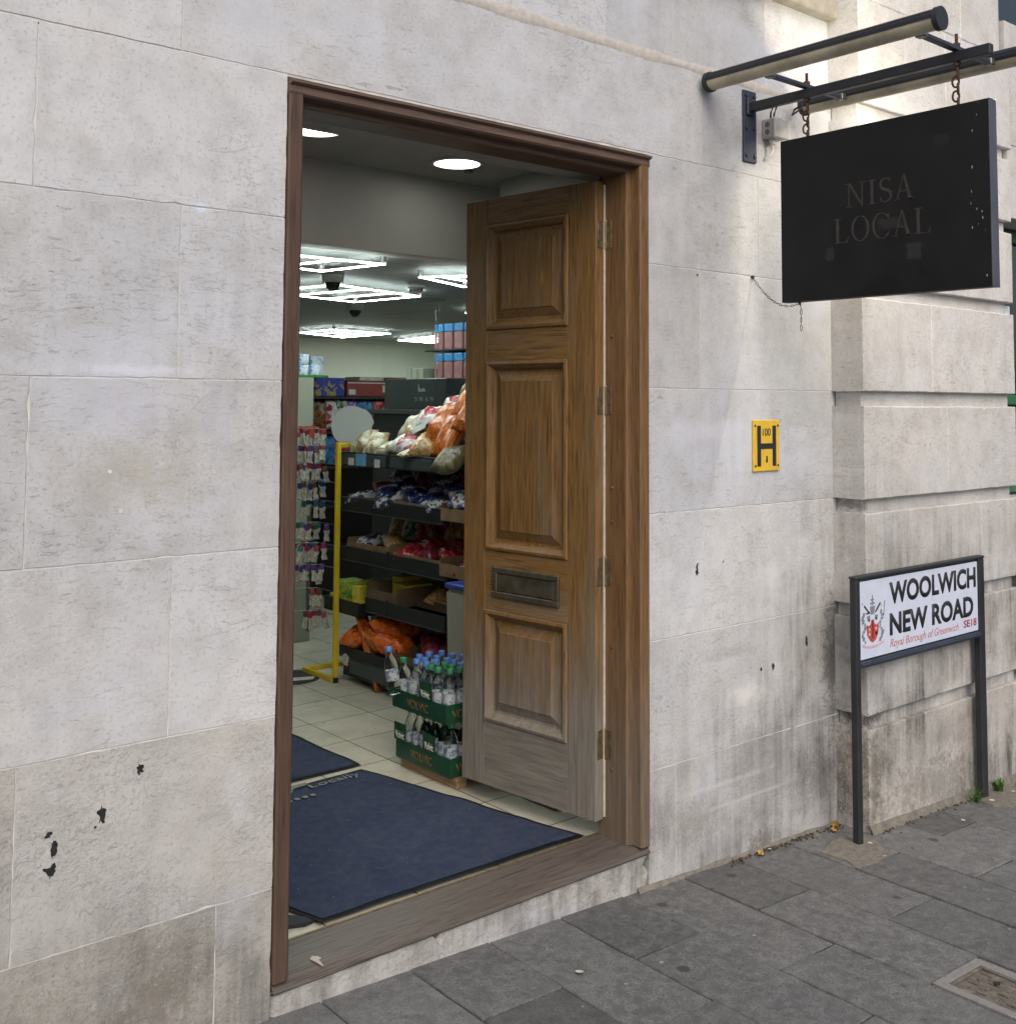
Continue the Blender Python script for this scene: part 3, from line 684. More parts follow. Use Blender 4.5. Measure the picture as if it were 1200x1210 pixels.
# ------------------------------------------------------------------ door frame
def frame():
    root = thing('door_frame', 'moulded oak door frame with worn timber sill in the stone wall', 'door frame', ((OX0+OX1)/2, .07, -1.55))
    zt = OZ1 - .002; zs = -1.525
    prof = [(0,-.006),(.005,-.010),(.040,-.010),(.046,-.004),(.046,.030),(.0485,.037),(.062,.037),(.067,.043),(.067,.150),(0,.150)]  # (inward, y)
    def jamb(xo, s, mat):
        bm = bm_new()
        add_prism(bm, [(xo + s*a, y) for a, y in prof], lambda u, v, w: (u, v, zs+.004+w), zt-zs-.004)
        bmesh.ops.recalc_face_normals(bm, faces=bm.faces[:])
        return build('jamb', bm, mat, root, smooth=35)
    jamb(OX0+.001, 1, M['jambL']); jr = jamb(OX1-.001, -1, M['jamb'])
    bm = bm_new()
    add_prism(bm, [(zt+.0015 - a*(.98), y-.0015) for a, y in prof], lambda u, v, w: (OX0+.0005+w, v, u), OX1-OX0-.001)
    bmesh.ops.recalc_face_normals(bm, faces=bm.faces[:])
    build('head', bm, M['headW'], root, smooth=35)
    # drip moulding on top edge of the head
    bm = bm_new(); add_prism(bm, [(-.006,zt),(-.020,zt-.004),(-.020,zt-.011),(-.012,zt-.016),(.0,zt-.016)], lambda u, v, w: (OX0+w, u-.004, v), OX1-OX0)
    bmesh.ops.recalc_face_normals(bm, faces=bm.faces[:])
    build('drip_mould', bm, M['headW'], root)
    # sill with worn nosing
    bm = bm_new(); A = []; n = 70
    for i in range(n+1):
        X = OX0+.002 + (OX1-OX0-.004)*i/n; w = .0035*noise.noise((X*6, 1, 0)); w2 = .002*noise.noise((X*15, 4, 0)); mid = .006*math.exp(-((X-2.1)/.45)**2)
        A.append([bm.verts.new(p) for p in ((X, .168, -1.517), (X, .135, -1.518-mid*.4), (X, .05, -1.522+w2-mid), (X, .012, -1.527+w-mid), (X, -.006, -1.536+w), (X, -.010+w, -1.545), (X, -.004, -1.552), (X, .02, -1.553))])
    for p, q in zip(A, A[1:]):
        for k in range(7): bm.faces.new((p[k], q[k], q[k+1], p[k+1]))
    build('sill', bm, M['sill'], root, smooth=50, recalc=True)
    bm = bm_new(); add_box(bm, OX0+.06, OX1-.0685, .1695, .177, -1.56, -1.513, .002); build('threshold_strip', bm, M['brass'], root)
    # bird dropping on the sill
    bm = bm_new(); rr = random.Random(4)
    poly = [(1.62+.016*math.cos(t)*rr.uniform(.6,1.2), .045+.016*math.sin(t)*rr.uniform(.5,1.2)) for t in [i*math.pi/6 for i in range(12)]]
    add_prism(bm, poly, lambda u, v, w: (u, v, -1.5222+w), .0014)
    add_prism(bm, [(1.613,.038),(1.626,.040),(1.624,.018),(1.6215,.004),(1.6185,.002),(1.616,.020)], lambda u, v, w: (u, v, -1.5235+w-(.045-v)*.06), .0016)
    build('dropping', bm, M['litter'], root)
    # pins in the right jamb
    bm = bm_new()
    for zz in (.24, -.30, -.42, -.86, -1.28): add_cyl(bm, (OX1-.0685, .11, zz), (OX1-.072, .11, zz), .006, .005, 10)
    build('peg', bm, M['brass'], root)
frame()

# ------------------------------------------------------------------ door leaf (open inward)
HX, HY = 2.838, .147
DIR = Vector((-.0745, .712, 0)).normalized(); NRM = Vector((-DIR.y, DIR.x, 0))      # NRM: outside face looks this way
def door():
    Z0, Z1, TH, WD = -1.462, .806, .045, .676
    ang = math.atan2(DIR.x, DIR.y)                          # local y along the leaf, local -x = outside face
    root = thing('oak_door', 'open oak door leaf with three raised panels, bleached at its foot', 'door', (HX, HY, 0))
    root.rotation_euler = (0, 0, -ang)
    # local coordinates: x=-TH is the outside face, y runs to the free edge, z up (root z = lens height)
    P = lambda x0, x1, y0, y1, z0, z1, bev=.0015: (x0, x1, y0, y1, z0, z1, bev)
    def part(name, mat, fn, parent=None, smooth=None):
        b = bm_new(); fn(b); me_parent = parent or root
        W_save = W[me_parent]; W[me_parent] = (0,0,0); o = build(name, b, mat, me_parent, smooth=smooth); W[me_parent] = W_save; W[o] = (0,0,0); return o
    a0, a1 = .132, .556
    part('stile', M['oakV'], lambda b: add_box(b, -TH, 0, .002, a0, Z0, Z1, .002))
    part('stile', M['oakV'], lambda b: add_box(b, -TH, 0, a1, WD, Z0, Z1, .002))
    PN = [(.283, .703), (-.570, .163), (-1.220, -.797)]
    for z0, z1 in ((Z0, PN[2][0]), (PN[2][1], PN[1][0]), (PN[1][1], PN[0][0]), (PN[0][1], Z1)):
        part('rail', M['oakH'], lambda b: add_box(b, -TH+.0004, -.0004, a0+.0006, a1-.0006, z0, z1, .0012))
    for z0, z1 in PN:
        def field(b):
            # bolection moulding ring, then bevelled raised field
            rings = [(0, -TH-.000), (.004, -TH-.008), (.014, -TH-.010), (.022, -TH-.003), (.030, -TH+.004), (.036, -TH+.016), (.044, -TH+.018), (.078, -TH+.004), (.080, -TH+.001)]
            prev = None
            for d, x in rings:
                r = [b.verts.new((x, y, z)) for y, z in ((a0+d, z0+d), (a1-d, z0+d), (a1-d, z1-d), (a0+d, z1-d))]
                if prev:
                    for i in range(4): b.faces.new((prev[i], prev[(i+1) % 4], r[(i+1) % 4], r[i]))
                prev = r
            b.faces.new(prev)
            bk = [b.verts.new((-.012, y, z)) for y, z in ((a0, z0), (a1, z0), (a1, z1), (a0, z1))]; b.faces.new(bk)
            bmesh.ops.recalc_face_normals(b, faces=b.faces[:])
        part('panel', M['oakP'], field)
    def lp(b):
        y0, y1, z0, z1 = .170, .512, -.745, -.630
        for q in ((y0, y1, z1-.022, z1), (y0, y1, z0, z0+.022), (y0, y0+.028, z0+.022, z1-.022), (y1-.028, y1, z0+.022, z1-.022)):
            add_box(b, -TH-.010, -TH+.002, q[0], q[1], q[2], q[3], .0025)
    l = part('letter_plate', M['bronze'], lp)
    part('flap', M['bronze'], lambda b: add_box(b, -TH-.0065, -TH+.001, .2, .482, -.721, -.654, .003), l)
    for k, zc in enumerate((.612, .010, -.598, -1.200)):
        def hg(b):
            add_cyl(b, (.0035, -.004, zc-.05), (.0035, -.004, zc+.05), .0068, seg=12)
            for q in (-.05, -.031, -.0105, .0095, .0298): add_cyl(b, (.0035, -.004, zc+q), (.0035, -.004, zc+q+.0012), .0075, seg=12)
            add_lathe(b, [(0, .006), (.006, .003), (.0068, 0)], (.0035, -.004, zc+.05), 10); add_lathe(b, [(.0068, 0), (.006, -.004), (0, -.007)], (.0035, -.004, zc-.05), 10)
            add_box(b, -.036, -.003, -.0012, .003, zc-.049, zc+.049, .0006)
        h = part('hinge', M['brass'], hg, smooth=40)
        def sc(b):
            for zz in (-.036, -.012, .014, .036): add_cyl(b, (-.025 if zz*1000 % 2 else -.014, -.0010, zc+zz), (-.025 if zz*1000 % 2 else -.014, -.0026, zc+zz), .0034, .003, 8)
        part('screw', M['steel'], sc, h)
    part('edge_seal', M['offwhite_gap'], lambda b: add_box(b, -.006, .0022, -.0040, -.0004, Z0+.01, Z1-.01))
    # matching hinge leaves on the jamb
    root2 = [o for o in C.objects if o.name == 'door_frame'][0]
    bm = bm_new()
    for zc in (.612, .010, -.598, -1.200):
        add_box(bm, OX1-.0705, OX1-.067, .112, .1465, zc-.049, zc+.049, .0006)
        for zz in (-.036, -.012, .014, .036): add_cyl(bm, (OX1-.0700, .122 + (.010 if int(zz*1000) % 4 else 0), zc+zz), (OX1-.0718, .122 + (.010 if int(zz*1000) % 4 else 0), zc+zz), .0033, .003, 8)
    build('hinge_leaf', bm, M['brass'], root2)
    bm = bm_new(); add_box(bm, OX1-.068, OX1-.02, .1503, .175, -1.52, .86); build('rebate_lining', bm, M['jamb'], root2)
door()

# ------------------------------------------------------------------ wall fixtures
def hydrant():
    x0, x1, z0, z1 = 3.498, 3.666, -.262, -.062
    t = thing('hydrant_sign', 'yellow hydrant plate with black H screwed to the stone wall', 'sign', ((x0+x1)/2, 0, z0))
    bm = bm_new(); add_box(bm, x0, x1, -.008, -.0005, z0, z1, .003, 2); build('plate', bm, M['hyd'], t)
    to3 = lambda u, v, w: (u, -.008-w, v)
    bm = bm_new()
    for q in ((3.522, 3.545, -.242, -.084), (3.619, 3.642, -.242, -.084), (3.5455, 3.6185, -.175, -.153)): add_box(bm, q[0], q[1], -.0088, -.007, q[2], q[3])
    build('symbol', bm, M['letter'], t)
    bm = fit_text(text_bm('100', .012), 3.556, 3.608, -.124, -.094, to3); build('lettering', bm, M['letter'], t)
    bm = fit_text(text_bm('1', .01), 3.577, 3.587, -.228, -.202, to3); build('lettering', bm, M['letter'], t)
    for sx in (x0+.012, x1-.012):
        for sz in (z0+.022, z1-.022):
            bm = bm_new(); add_cyl(bm, (sx, -.0075, sz), (sx, -.0105, sz), .0055, .004, 10); build('screw', bm, M['rust'], t)
hydrant()

def bracket():
    t = thing('sign_bracket', 'blue-black steel bracket arm bolted to the wall above the hanging sign', 'bracket', (3.49, 0, 1.0))
    bm = bm_new(); add_box(bm, 3.452, 3.532, -.010, -.0008, .95, 1.235, .0015); build('wall_plate', bm, M['navy'], t)
    bm = bm_new(); add_box(bm, 3.476, 3.504, -.985, -.0105, 1.148, 1.184, .0025); build('bar', bm, M['black'], t)
    bm = bm_new(); add_box(bm, 3.466, 3.514, -.020, -.0102, 1.135, 1.20, .003); build('socket', bm, M['navy'], t)
    for y in (-.275, -.865):
        bm = bm_new(); add_box(bm, 3.235, 3.745, y-.012, y+.012, 1.1855, 1.2005, .002); build('cross_arm', bm, M['navy'], t)
        bm = bm_new(); add_cyl(bm, (3.49, y, 1.118), (3.49, y, 1.245), .0055, seg=8); add_cyl(bm, (3.49, y, 1.2010), (3.49, y, 1.213), .012, seg=6); add_cyl(bm, (3.49, y, 1.136), (3.49, y, 1.1475), .012, seg=6)
        build('eye_bolt', bm, M['rust'], t)
    for bx in (3.467, 3.517):
        for bz in (.975, 1.085, 1.215):
            bm = bm_new(); add_cyl(bm, (bx, -.0095, bz), (bx, -.016, bz), .009, .008, 6); build('bolt', bm, M['navy'], t)
    # lamps on the cross arms
    def lamp(x, y0, y1, z, lab, lit):
        l = thing('sign_lamp', lab, 'lamp', (x, (y0+y1)/2, z), 'tube lamps over the hanging sign')
        r = .035; seg = 36; tilt = -3 if not lit else 8
        def shell(a0, a1, rr, ya, yb):
            bm = bm_new(); A = []
            n = 20
            for i in range(n+1):
                a = R(a0 + (a1-a0)*i/n); A.append((bm.verts.new((x+rr*math.sin(a), ya, z+rr*math.cos(a))), bm.verts.new((x+rr*math.sin(a), yb, z+rr*math.cos(a)))))
            for p, q in zip(A, A[1:]): bm.faces.new((p[0], q[0], q[1], p[1]))
            return bm
        bm = shell(-98+tilt*0-tilt, 98-tilt, r, y0, y1)
        bmesh.ops.recalc_face_normals(bm, faces=bm.faces[:])
        h = build('housing', bm, M['black'], l, smooth=60)
        bm = bm_new()
        for aa in (-80, -60, 62, 82):
            a = R(aa - tilt); add_box(bm, x+r*math.sin(a)-.0012, x+r*math.sin(a)+.0012, y0, y1, z+r*math.cos(a)-.002, z+r*math.cos(a)+.002)
        build('rib', bm, M['black'], h)
        bm = shell(98-tilt, 262-tilt, r-.0015, y0, y1); build('diffuser', bm, M['cream'], l, smooth=60)
        for ya, yb in ((y0-.006, y0+.012), (y1-.012, y1+.006)):
            bm = bm_new(); add_cyl(bm, (x, ya, z), (x, yb, z), r+.0035, seg=28); build('end_cap', bm, M['black'], l, smooth=40)
        for y in (-.275, -.865):
            bm = bm_new(); sx = 1 if x < 3.49 else -1
            add_box(bm, x+sx*.0, x+sx*.045, y-.014, y+.014, z-.026, z-.018, .001) if False else add_box(bm, min(x+sx*.030, x+sx*.060), max(x+sx*.030, x+sx*.060), y-.016, y+.016, 1.183, 1.207, .003)
            build('clamp', bm, M['steel'], l)
        if lit:
            bm = bm_new(); add_cyl(bm, (x+.046, y0+.03, z-.006), (x+.046, y1-.30, z-.006), .008, seg=10); build('added_light_tube', bm, M['addedglow'], l)  # glowing cylinder added out of view behind the housing to light the pilaster
    lamp(3.22, -.955, -.03, 1.212, 'cream and black tube lamp nearer the doorway, free end pointing to the street', False)
    lamp(3.76, -1.02, -.075, 1.207, 'tube lamp beyond the bracket bar, with an added hidden tube lighting the pilaster', True)
bracket()

def hang_sign():
    x0, x1, y0, y1, z0, z1 = 3.463, 3.508, -.985, -.172, .382, .998
    t = thing('hanging_sign', 'black hanging board reading NISA LOCAL above the pavement', 'sign', ((x0+x1)/2, (y0+y1)/2, (z0+z1)/2))
    bm = bm_new(); add_box(bm, x0, x1, y0+.003, y1, z0, z1, .0015); b = build('board', bm, M['board'], t)
    to3 = lambda u, v, w: (x0-w, u, v)          # u runs towards the street (decreasing y)
    bm = bm_new(); serif_text(bm, 'NISA', -.452, -.716, .706, .793, to3, .0009, .09)
    serif_text(bm, 'LOCAL', -.400, -.778, .581, .670, to3, .0009, .08); bmesh.ops.recalc_face_normals(bm, faces=bm.faces[:])
    build('lettering', bm, M['goldletter'], b)
    bm = bm_new(); add_box(bm, x0-.001, x1+.001, y0-.001, y0+.0028, z0-.001, z1+.001, .0008); build('edge_trim', bm, M['boardedge'], t)
    bm = bm_new(); rr = random.Random(9)
    for k in range(11):
        bm = bm_new()
        yy = -.955 + rr.uniform(-.012, .04); zz = (.95, .90, .70, .66, .64, .63, .61, .59, .58, .78, .42)[k]; w = rr.uniform(.001, .0024); h = rr.uniform(.002, .008)
        n = 9; add_prism(bm, [(yy + w*math.cos(2*math.pi*i/n)*rr.uniform(.5,1.2), zz + h*math.sin(2*math.pi*i/n)*rr.uniform(.5,1.2)) for i in range(n)], to3, .0006)
        bmesh.ops.recalc_face_normals(bm, faces=bm.faces[:]); build('paint_chip', bm, M['greybox'], b)
    # chains from eye bolts to sign
    def link(bm, c, q, a=.016, bb=.009, r=.0032):
        pts = []
        for i in range(16):
            an = 2*math.pi*i/16; p = Vector((bb*math.cos(an), 0, a*math.sin(an) + (.5*bb if math.sin(an) > 0 else -.5*bb)*0))
            pts.append(Vector(c) + q @ p)
        add_tube(bm, pts, r, 7, True)
    for y, lab in ((-.275, 'rusty hanger chain at the wall end of the black hanging sign'), (-.865, 'rusty hanger chain at the street end of the black hanging sign')):
        o = bm_new(); zc = 1.106
        for k in range(5):
            q = Matrix.Rotation(R(90*k + 20), 3, 'Z').to_quaternion(); link(o, (3.487, y + (.004 if k % 2 else -.004), zc - .0245*k), q, .018, .0105, .0036)
        c = build('chain', o, M['rust'], None, (3.487, y, 1.0), smooth=60); tag(c, lab, 'chain', 'hanger chains of the sign')
    # thin tie chain from wall to foot of the sign with a hanging tail
    o = bm_new(); P0 = Vector((3.508, -.004, .497)); P1 = Vector((3.487, -.235, .378)); pts = []
    n = 16
    for i in range(n+1):
        t_ = i/n; p = P0.lerp(P1, t_); p.z -= .055*4*t_*(1-t_)*.9; pts.append(p)
    for i in range(4): pts.append(P1 + Vector((.002, -.004, -.012-.030*(i)-.006)))
    for i, (a, b2) in enumerate(zip(pts, pts[1:])):
        d = b2-a; q = d.to_track_quat('Z', 'Y') @ Matrix.Rotation(R(90*(i % 2)), 3, 'Z').to_quaternion()
        link(o, (a+b2)/2, q, d.length*.40, .0038, .0012)
        add_tube(o, [a, a+d*.15], .0011, 5)
    add_cyl(o, (3.508, .001, .497), (3.508, -.008, .497), .007, seg=8); add_cyl(o, (3.487, -.235, .372), (3.487, -.235, .383), .005, seg=8)
    c = build('tie_chain', o, M['rust'], None, (3.508, 0, .497), smooth=60); tag(c, 'thin slack chain tying the foot of the hanging sign to the wall', 'chain')
hang_sign()

def jbox():
    t = thing('junction_box', 'small grey junction box on the wall beside the bracket plate', 'junction box', (3.62, 0, 1.06))
    bm = bm_new(); add_box(bm, 3.578, 3.668, -.052, -.001, 1.058, 1.136, .005, 2); b = build('box', bm, M['greybox'], t)
    bm = bm_new(); add_box(bm, 3.575, 3.671, -.066, -.0525, 1.055, 1.139, .006, 2); build('lid', bm, M['greybox'], t)
    for zz in (1.082, 1.112):
        bm = bm_new(); add_cyl(bm, (3.579, -.028, zz), (3.5765, -.028, zz), .011, seg=14); build('knockout', bm, M['greyboxD'], b)
    bm = bm_new(); add_cyl(bm, (3.612, -.026, 1.058), (3.612, -.026, 1.036), .012, .010, 12); add_tube(bm, [(3.612,-.026,1.036),(3.612,-.026,1.01),(3.602,-.02,.985),(3.592,-.008,.975)], .005); build('gland', bm, M['white'], t, smooth=50)
    bm = bm_new()
    for dx in (0, .022): add_tube(bm, [(3.60+dx,-.028,1.135),(3.598+dx,-.030,1.16),(3.585+dx,-.05,1.178),(3.56+dx*.5,-.08,1.176),(3.51,-.10-dx,1.172)], .0038, 7)
    build('cable', bm, M['rubber'], t, smooth=60)
    bm = bm_new(); add_tube(bm, [(3.507,-.25,1.166),(3.60,-.17,1.15),(3.70,-.06,1.165),(3.735,-.045,1.195),(3.75,-.07,1.215)], .0045, 7)
    c = build('lamp_cable', bm, M['rubber'], None, (3.6,-.1,1.15), smooth=60); tag(c, 'black cable looping from the bracket bar to the wall end of the lit lamp', 'cable')
jbox()

# ------------------------------------------------------------------ street name sign
def street_sign():
    y = -.188
    t = thing('street_sign', 'low street name sign WOOLWICH NEW ROAD on two black posts', 'street sign', (4.39, y, gz(4.39)))
    for x0, x1 in ((3.880, 3.9095), (4.8625, 4.912)):
        bm = bm_new(); add_box(bm, x0, x1, y-.017, y+.013, gz((x0+x1)/2)-.03, -.6885, .003); build('post', bm, M['black'], t)
    bm = bm_new(); add_box(bm, 3.878, 4.914, y-.020, y+.016, -.6885, -.678, .003); build('top_rail', bm, M['black'], t)
    bm = bm_new(); add_box(bm, 3.9105, 4.8615, y-.019, y+.013, -1.036, -1.011, .003); add_box(bm, 3.9105, 4.8615, y-.026, y-.0195, -1.026, -1.018, .001); build('bottom_rail', bm, M['navy'], t)
    bm = bm_new(); add_box(bm, 3.9108, 4.8612, y-.007, y+.009, -1.0105, -.689, .0005); build('backing', bm, M['black'], t)
    bm = bm_new(); yp = y-.0115; add_box(bm, 3.9135, 4.858, yp, y-.0072, -1.005, -.7005, .0015, 2); p = build('name_panel', bm, M['signwhite'], t)
    to3 = lambda u, v, w: (u, yp-w, v)
    L = M['letter']
    for s, u0, u1, v0, v1, mt, bold, sh, kc in (('WOOLWICH', 4.128, 4.842, -.812, -.722, L, .036, 0, None), ('NEW ROAD', 4.128, 4.815, -.937, -.846, L, .036, 0, None),
                                   ('Royal Borough of Greenwich', 4.128, 4.682, -.993, -.951, M['fadedred'], .0, .32, None), ('SE18', 4.727, 4.842, -.980, -.948, M['redletter'], .02, 0, None)):
        build('lettering', fit_text(text_bm(s, bold, sh), u0, u1, v0, v1, to3, .0007, kc), mt, p)
    # coat of arms: shield, mast, crossed oars, supporters, scroll
    cx = 4.003
    def pl(name, mat, polys):
        for k, q in enumerate(polys):
            bm = bm_new(); add_prism(bm, q, to3, .0006+.00012*(k % 4))
            bmesh.ops.recalc_face_normals(bm, faces=bm.faces[:]); build(name, bm, mat, p)
    pl('crest_shield', M['crestred'], [[(cx-.045,-.872),(cx-.040,-.915),(cx-.02,-.938),(cx,-.946),(cx+.02,-.938),(cx+.040,-.915),(cx+.045,-.872),(cx+.028,-.880),(cx+.013,-.872),(cx+.010,-.856),(cx-.010,-.856),(cx-.013,-.872),(cx-.028,-.880)]])
    pl('crest_charge', M['crestpink'], [[(cx-.003,-.930),(cx+.003,-.930),(cx+.003,-.862),(cx-.003,-.862)]] + [[(cx+sx*.024+.007*math.cos(a), zz+.007*math.sin(a)) for a in [i*math.pi/4 for i in range(8)]] for sx in (-1, 1) for zz in (-.893, -.912)])
    pl('crest_oars', M['letter'], [[(cx-.062,-.800),(cx-.056,-.794),(cx-.020,-.826),(cx-.024,-.832)], [(cx+.062,-.798),(cx+.055,-.793),(cx+.018,-.826),(cx+.023,-.832)], [(cx-.045,-.826),(cx-.018,-.824),(cx-.018,-.831),(cx-.045,-.832)], [(cx-.030,-.862),(cx-.023,-.862),(cx-.023,-.852),(cx-.030,-.852)], [(cx+.020,-.858),(cx+.028,-.858),(cx+.028,-.848),(cx+.020,-.848)]])
    G = [[(cx-.006,-.80),(cx+.006,-.80),(cx+.003,-.758),(cx-.001,-.758)], [(cx-.014,-.775),(cx+.013,-.775),(cx+.010,-.781),(cx-.012,-.781)], [(cx-.016,-.788),(cx+.016,-.788),(cx+.016,-.795),(cx-.016,-.795)], [(cx-.018,-.803),(cx+.018,-.803),(cx+.013,-.835),(cx-.013,-.835)]]
    rr = random.Random(5)
    for sx in (-1, 1):
        for k in range(9):
            zz = -.830 - k*.0135; xx = cx + sx*(.062 + .010*math.sin(k*1.3)); w = .011*rr.uniform(.6, 1.2); h = .008*rr.uniform(.6, 1.2)
            G.append([(xx-w, zz-h), (xx+w*.4, zz-h*1.2), (xx+w, zz+h*.5), (xx-w*.3, zz+h)])
    G += [[(cx+.088,-.79),(cx+.094,-.79),(cx+.082,-.85),(cx+.077,-.85)], [(cx-.040,-.84),(cx-.018,-.838),(cx-.020,-.86),(cx-.036,-.858)], [(cx+.016,-.838),(cx+.040,-.84),(cx+.034,-.86),(cx+.018,-.858)]]
    pl('crest_supporters', M['crestgrey'], G)
    S_ = []
    for k in range(8): 
        a0, a1 = -.075+.019*k, -.075+.019*(k+1); f = lambda u: -.962 + 2.2*u*u
        S_.append([(cx+a0, f(a0)-.006), (cx+a1, f(a1)-.006), (cx+a1, f(a1)+.004), (cx+a0, f(a0)+.004)])
    pl('crest_scroll', M['crestpink'], S_)
    rr = random.Random(12)
    for k in range(12):
        bm = bm_new(); u, v = 3.93 + .9*rr.random()**2.5, rr.uniform(-.995, -.71); s = rr.uniform(.0015, .004)
        add_prism(bm, [(u+s*math.cos(i*1.05)*rr.uniform(.6,1.2), v+s*math.sin(i*1.05)*rr.uniform(.6,1.2)) for i in range(6)], to3, .0005)
        bmesh.ops.recalc_face_normals(bm, faces=bm.faces[:]); build('rust_speck', bm, M['rust'], p)
street_sign()

# ------------------------------------------------------------------ small things on the pavement
def ground_bits():
    bm = bm_new(); rr = random.Random(2)
    poly = [(3.69,-.16),(3.70,-.26),(3.665,-.335),(3.78,-.345),(3.90,-.325),(3.985,-.22),(3.99,-.15),(3.93,-.11),(3.82,-.12)]
    add_prism(bm, poly, lambda u, v, w: (u, v, gz(u)-.01+w), .0145); struct(build('concrete_patch', bm, M['concrete']))
    bm = bm_new(); poly = [(4.80,-.28),(4.86,-.34),(4.99,-.33),(5.10,-.24),(5.2,-.18),(5.0,-.155),(4.82,-.16)]
    add_prism(bm, poly, lambda u, v, w: (u, v, gz(u)-.01+w), .0140); struct(build('concrete_patch', bm, M['concrete']))
    # drain cover
    t = thing('drain_cover', 'rusty square inspection cover set in the slabs at lower right', 'drain cover', (3.21, -1.09, gz(3.21)))
    bm = bm_new(); x0, x1, y0, y1 = 3.083, 3.340, -1.21, -.945; zz = gz(3.21)+.0035
    Msh = Matrix.Identity(4)
    def bx(a, b, c, d, z0, z1, bev=.002):
        nonlocal bm
        add_box(bm, a, b, c, d, z0, z1, bev)
    for q in ((x0, x1, y1-.03, y1), (x0, x1, y0, y0+.03), (x0, x0+.034, y0+.03, y1-.03), (x1-.034, x1, y0+.03, y1-.03)): bx(*q, zz-.03, zz+.002)
    def shear(bm):
        for v in bm.verts: v.co.z += -.0394*(v.co.x-3.21)
    shear(bm); build('surround', bm, simple('pale grit surround', (.185,.18,.172), .9, sc=70, bump=.5), t)
    bm = bm_new(); bx(x0+.036, x1-.036, y0+.032, y1-.032, zz-.03, zz-.005)
    for q in ((x0+.037, x1-.037, y1-.043, y1-.033), (x0+.037, x1-.037, y0+.033, y0+.043), (x0+.037, x0+.047, y0+.044, y1-.044), (x1-.047, x1-.037, y0+.044, y1-.044)): bx(*q, zz-.005, zz+.001, .001)
    for i in range(4):
        for j in range(4):
            cx = x0+.068+.040*i; cy = y0+.062+.045*j
            b2 = bmesh.new()
            if (i+j) % 2: bx(cx-.014, cx+.014, cy-.005, cy+.005, zz-.0049, zz-.001, .001)
            else: bx(cx-.005, cx+.005, cy-.016, cy+.016, zz-.0049, zz-.001, .001)
            b2.free()
    shear(bm); rl = NT('worn iron cover'); n = rl.noise(30, detail=6, rough=.7)
    build('lid', bm, rl.fin(rl.ramp(n, [(.3, (.06,.052,.042)), (.55, (.145,.128,.105)), (.75, (.23,.215,.19))]), .7, rl.bump(n, .4, .004), .2), t)
    bm = bm_new(); add_cyl(bm, (3.235, -1.06, zz-.0048), (3.235, -1.06, zz+.0005), .010, seg=12); build('key_hole', bm, M['tar'], t)
    # weeds
    for (wx, wy, n, h, lab, wide) in ((4.80, -.205, 60, .085, 'tuft of thin green grass at the foot of the right sign post', .003), (5.03, -.185, 12, .075, 'small broad-leaved green weed just right of the right sign post', .016)):
        bm = bm_new(); rr = random.Random(int(wx*100))
        for k in range(n):
            a = rr.uniform(0, 2*math.pi); l = h*rr.uniform(.45, 1.); lean = rr.uniform(.2, .9); bx0 = wx + rr.gauss(0, .022); by0 = wy + rr.gauss(0, .012)
            d = Vector((math.cos(a), math.sin(a), 0)); s = Vector((-d.y, d.x, 0)); pv = None
            for i in range(5):
                tt = i/4; p = Vector((bx0, by0, gz(bx0))) + d*(l*lean*tt**1.5) + Vector((0, 0, l*(tt - .35*lean*tt*tt))); w = wide*(math.sin(math.pi*(.12+.88*tt)) if wide > .01 else (1-tt*.9))*.5 + .0003
                cur = (bm.verts.new(p - s*w), bm.verts.new(p + s*w))
                if pv: bm.faces.new((pv[0], pv[1], cur[1], cur[0]))
                pv = cur
        o = build('weed', bm, M['leafy'], None, (wx, wy, gz(wx)), smooth=180); tag(o, lab, 'weed')
    # dry leaves and paper scraps
    def leaf(x, y, s, rz, tilt, lab, mat, nm, cat, curl=.35):
        bm = bm_new(); n = 7
        rows = []
        for i in range(n):
            t_ = i/(n-1); w = s*.42*math.sin(math.pi*(.06+.9*t_))**.8
            rows.append([bm.verts.new((s*(t_-.5), q*w, curl*s*(abs(q)**1.5)*.6 + s*.25*curl*(t_-.5)**2*3 + .002)) for q in (-1, -.5, 0, .5, 1)])
        for a, b in zip(rows, rows[1:]):
            for k in range(4): bm.faces.new((a[k], b[k], b[k+1], a[k+1]))
        o = build(nm, bm, mat, smooth=180); o.location = (x, y, gz(x)+.002); o.rotation_euler = (tilt, R(2), rz); tag(o, lab, cat)
    leaf(3.985, -.035, .05, 1.1, R(-55), 'yellow dry leaf standing in the corner between wall and pilaster', M['leafdry'], 'dry_leaf', 'leaf')
    leaf(3.93, -.055, .03, .4, R(20), 'small curled yellow leaf lying in front of the corner leaf', M['leafdry'], 'dry_leaf', 'leaf')
    leaf(3.48, -.035, .030, .2, R(25), 'brown leaf scrap against the wall foot, left of the concrete patch', M['leafdry'], 'dry_leaf', 'leaf')
    for (x, y, s, lab) in ((3.55, -.03, .022, 'pale paper scrap against the wall foot beside the brown leaf'), (3.93, -.22, .028, 'crumpled white paper scrap at the foot of the left sign post'), (3.86, -.325, .02, 'white scrap on the front edge of the concrete patch'), (3.70, -.165, .018, 'pale scrap at the left corner of the concrete patch'), (4.50, -.30, .03, 'pale yellow scrap below the sign between its posts'), (4.86, -.245, .035, 'pale scrap in front of the grass tuft'), (5.07, -.24, .028, 'white scrap right of the broad-leaved weed'), (2.29, -.30, .035, 'small pale scrap on the slabs below the right end of the sill')):
        leaf(x, y, s*.72, rnd.uniform(0, 6), R(rnd.uniform(-6, 8)), lab, M['litter'], 'paper_scrap', 'litter', .2)
    # dark damp grime patch at wall foot is in the slab stone; loose grit along the wall foot
    bm = bm_new(); rr = random.Random(8)
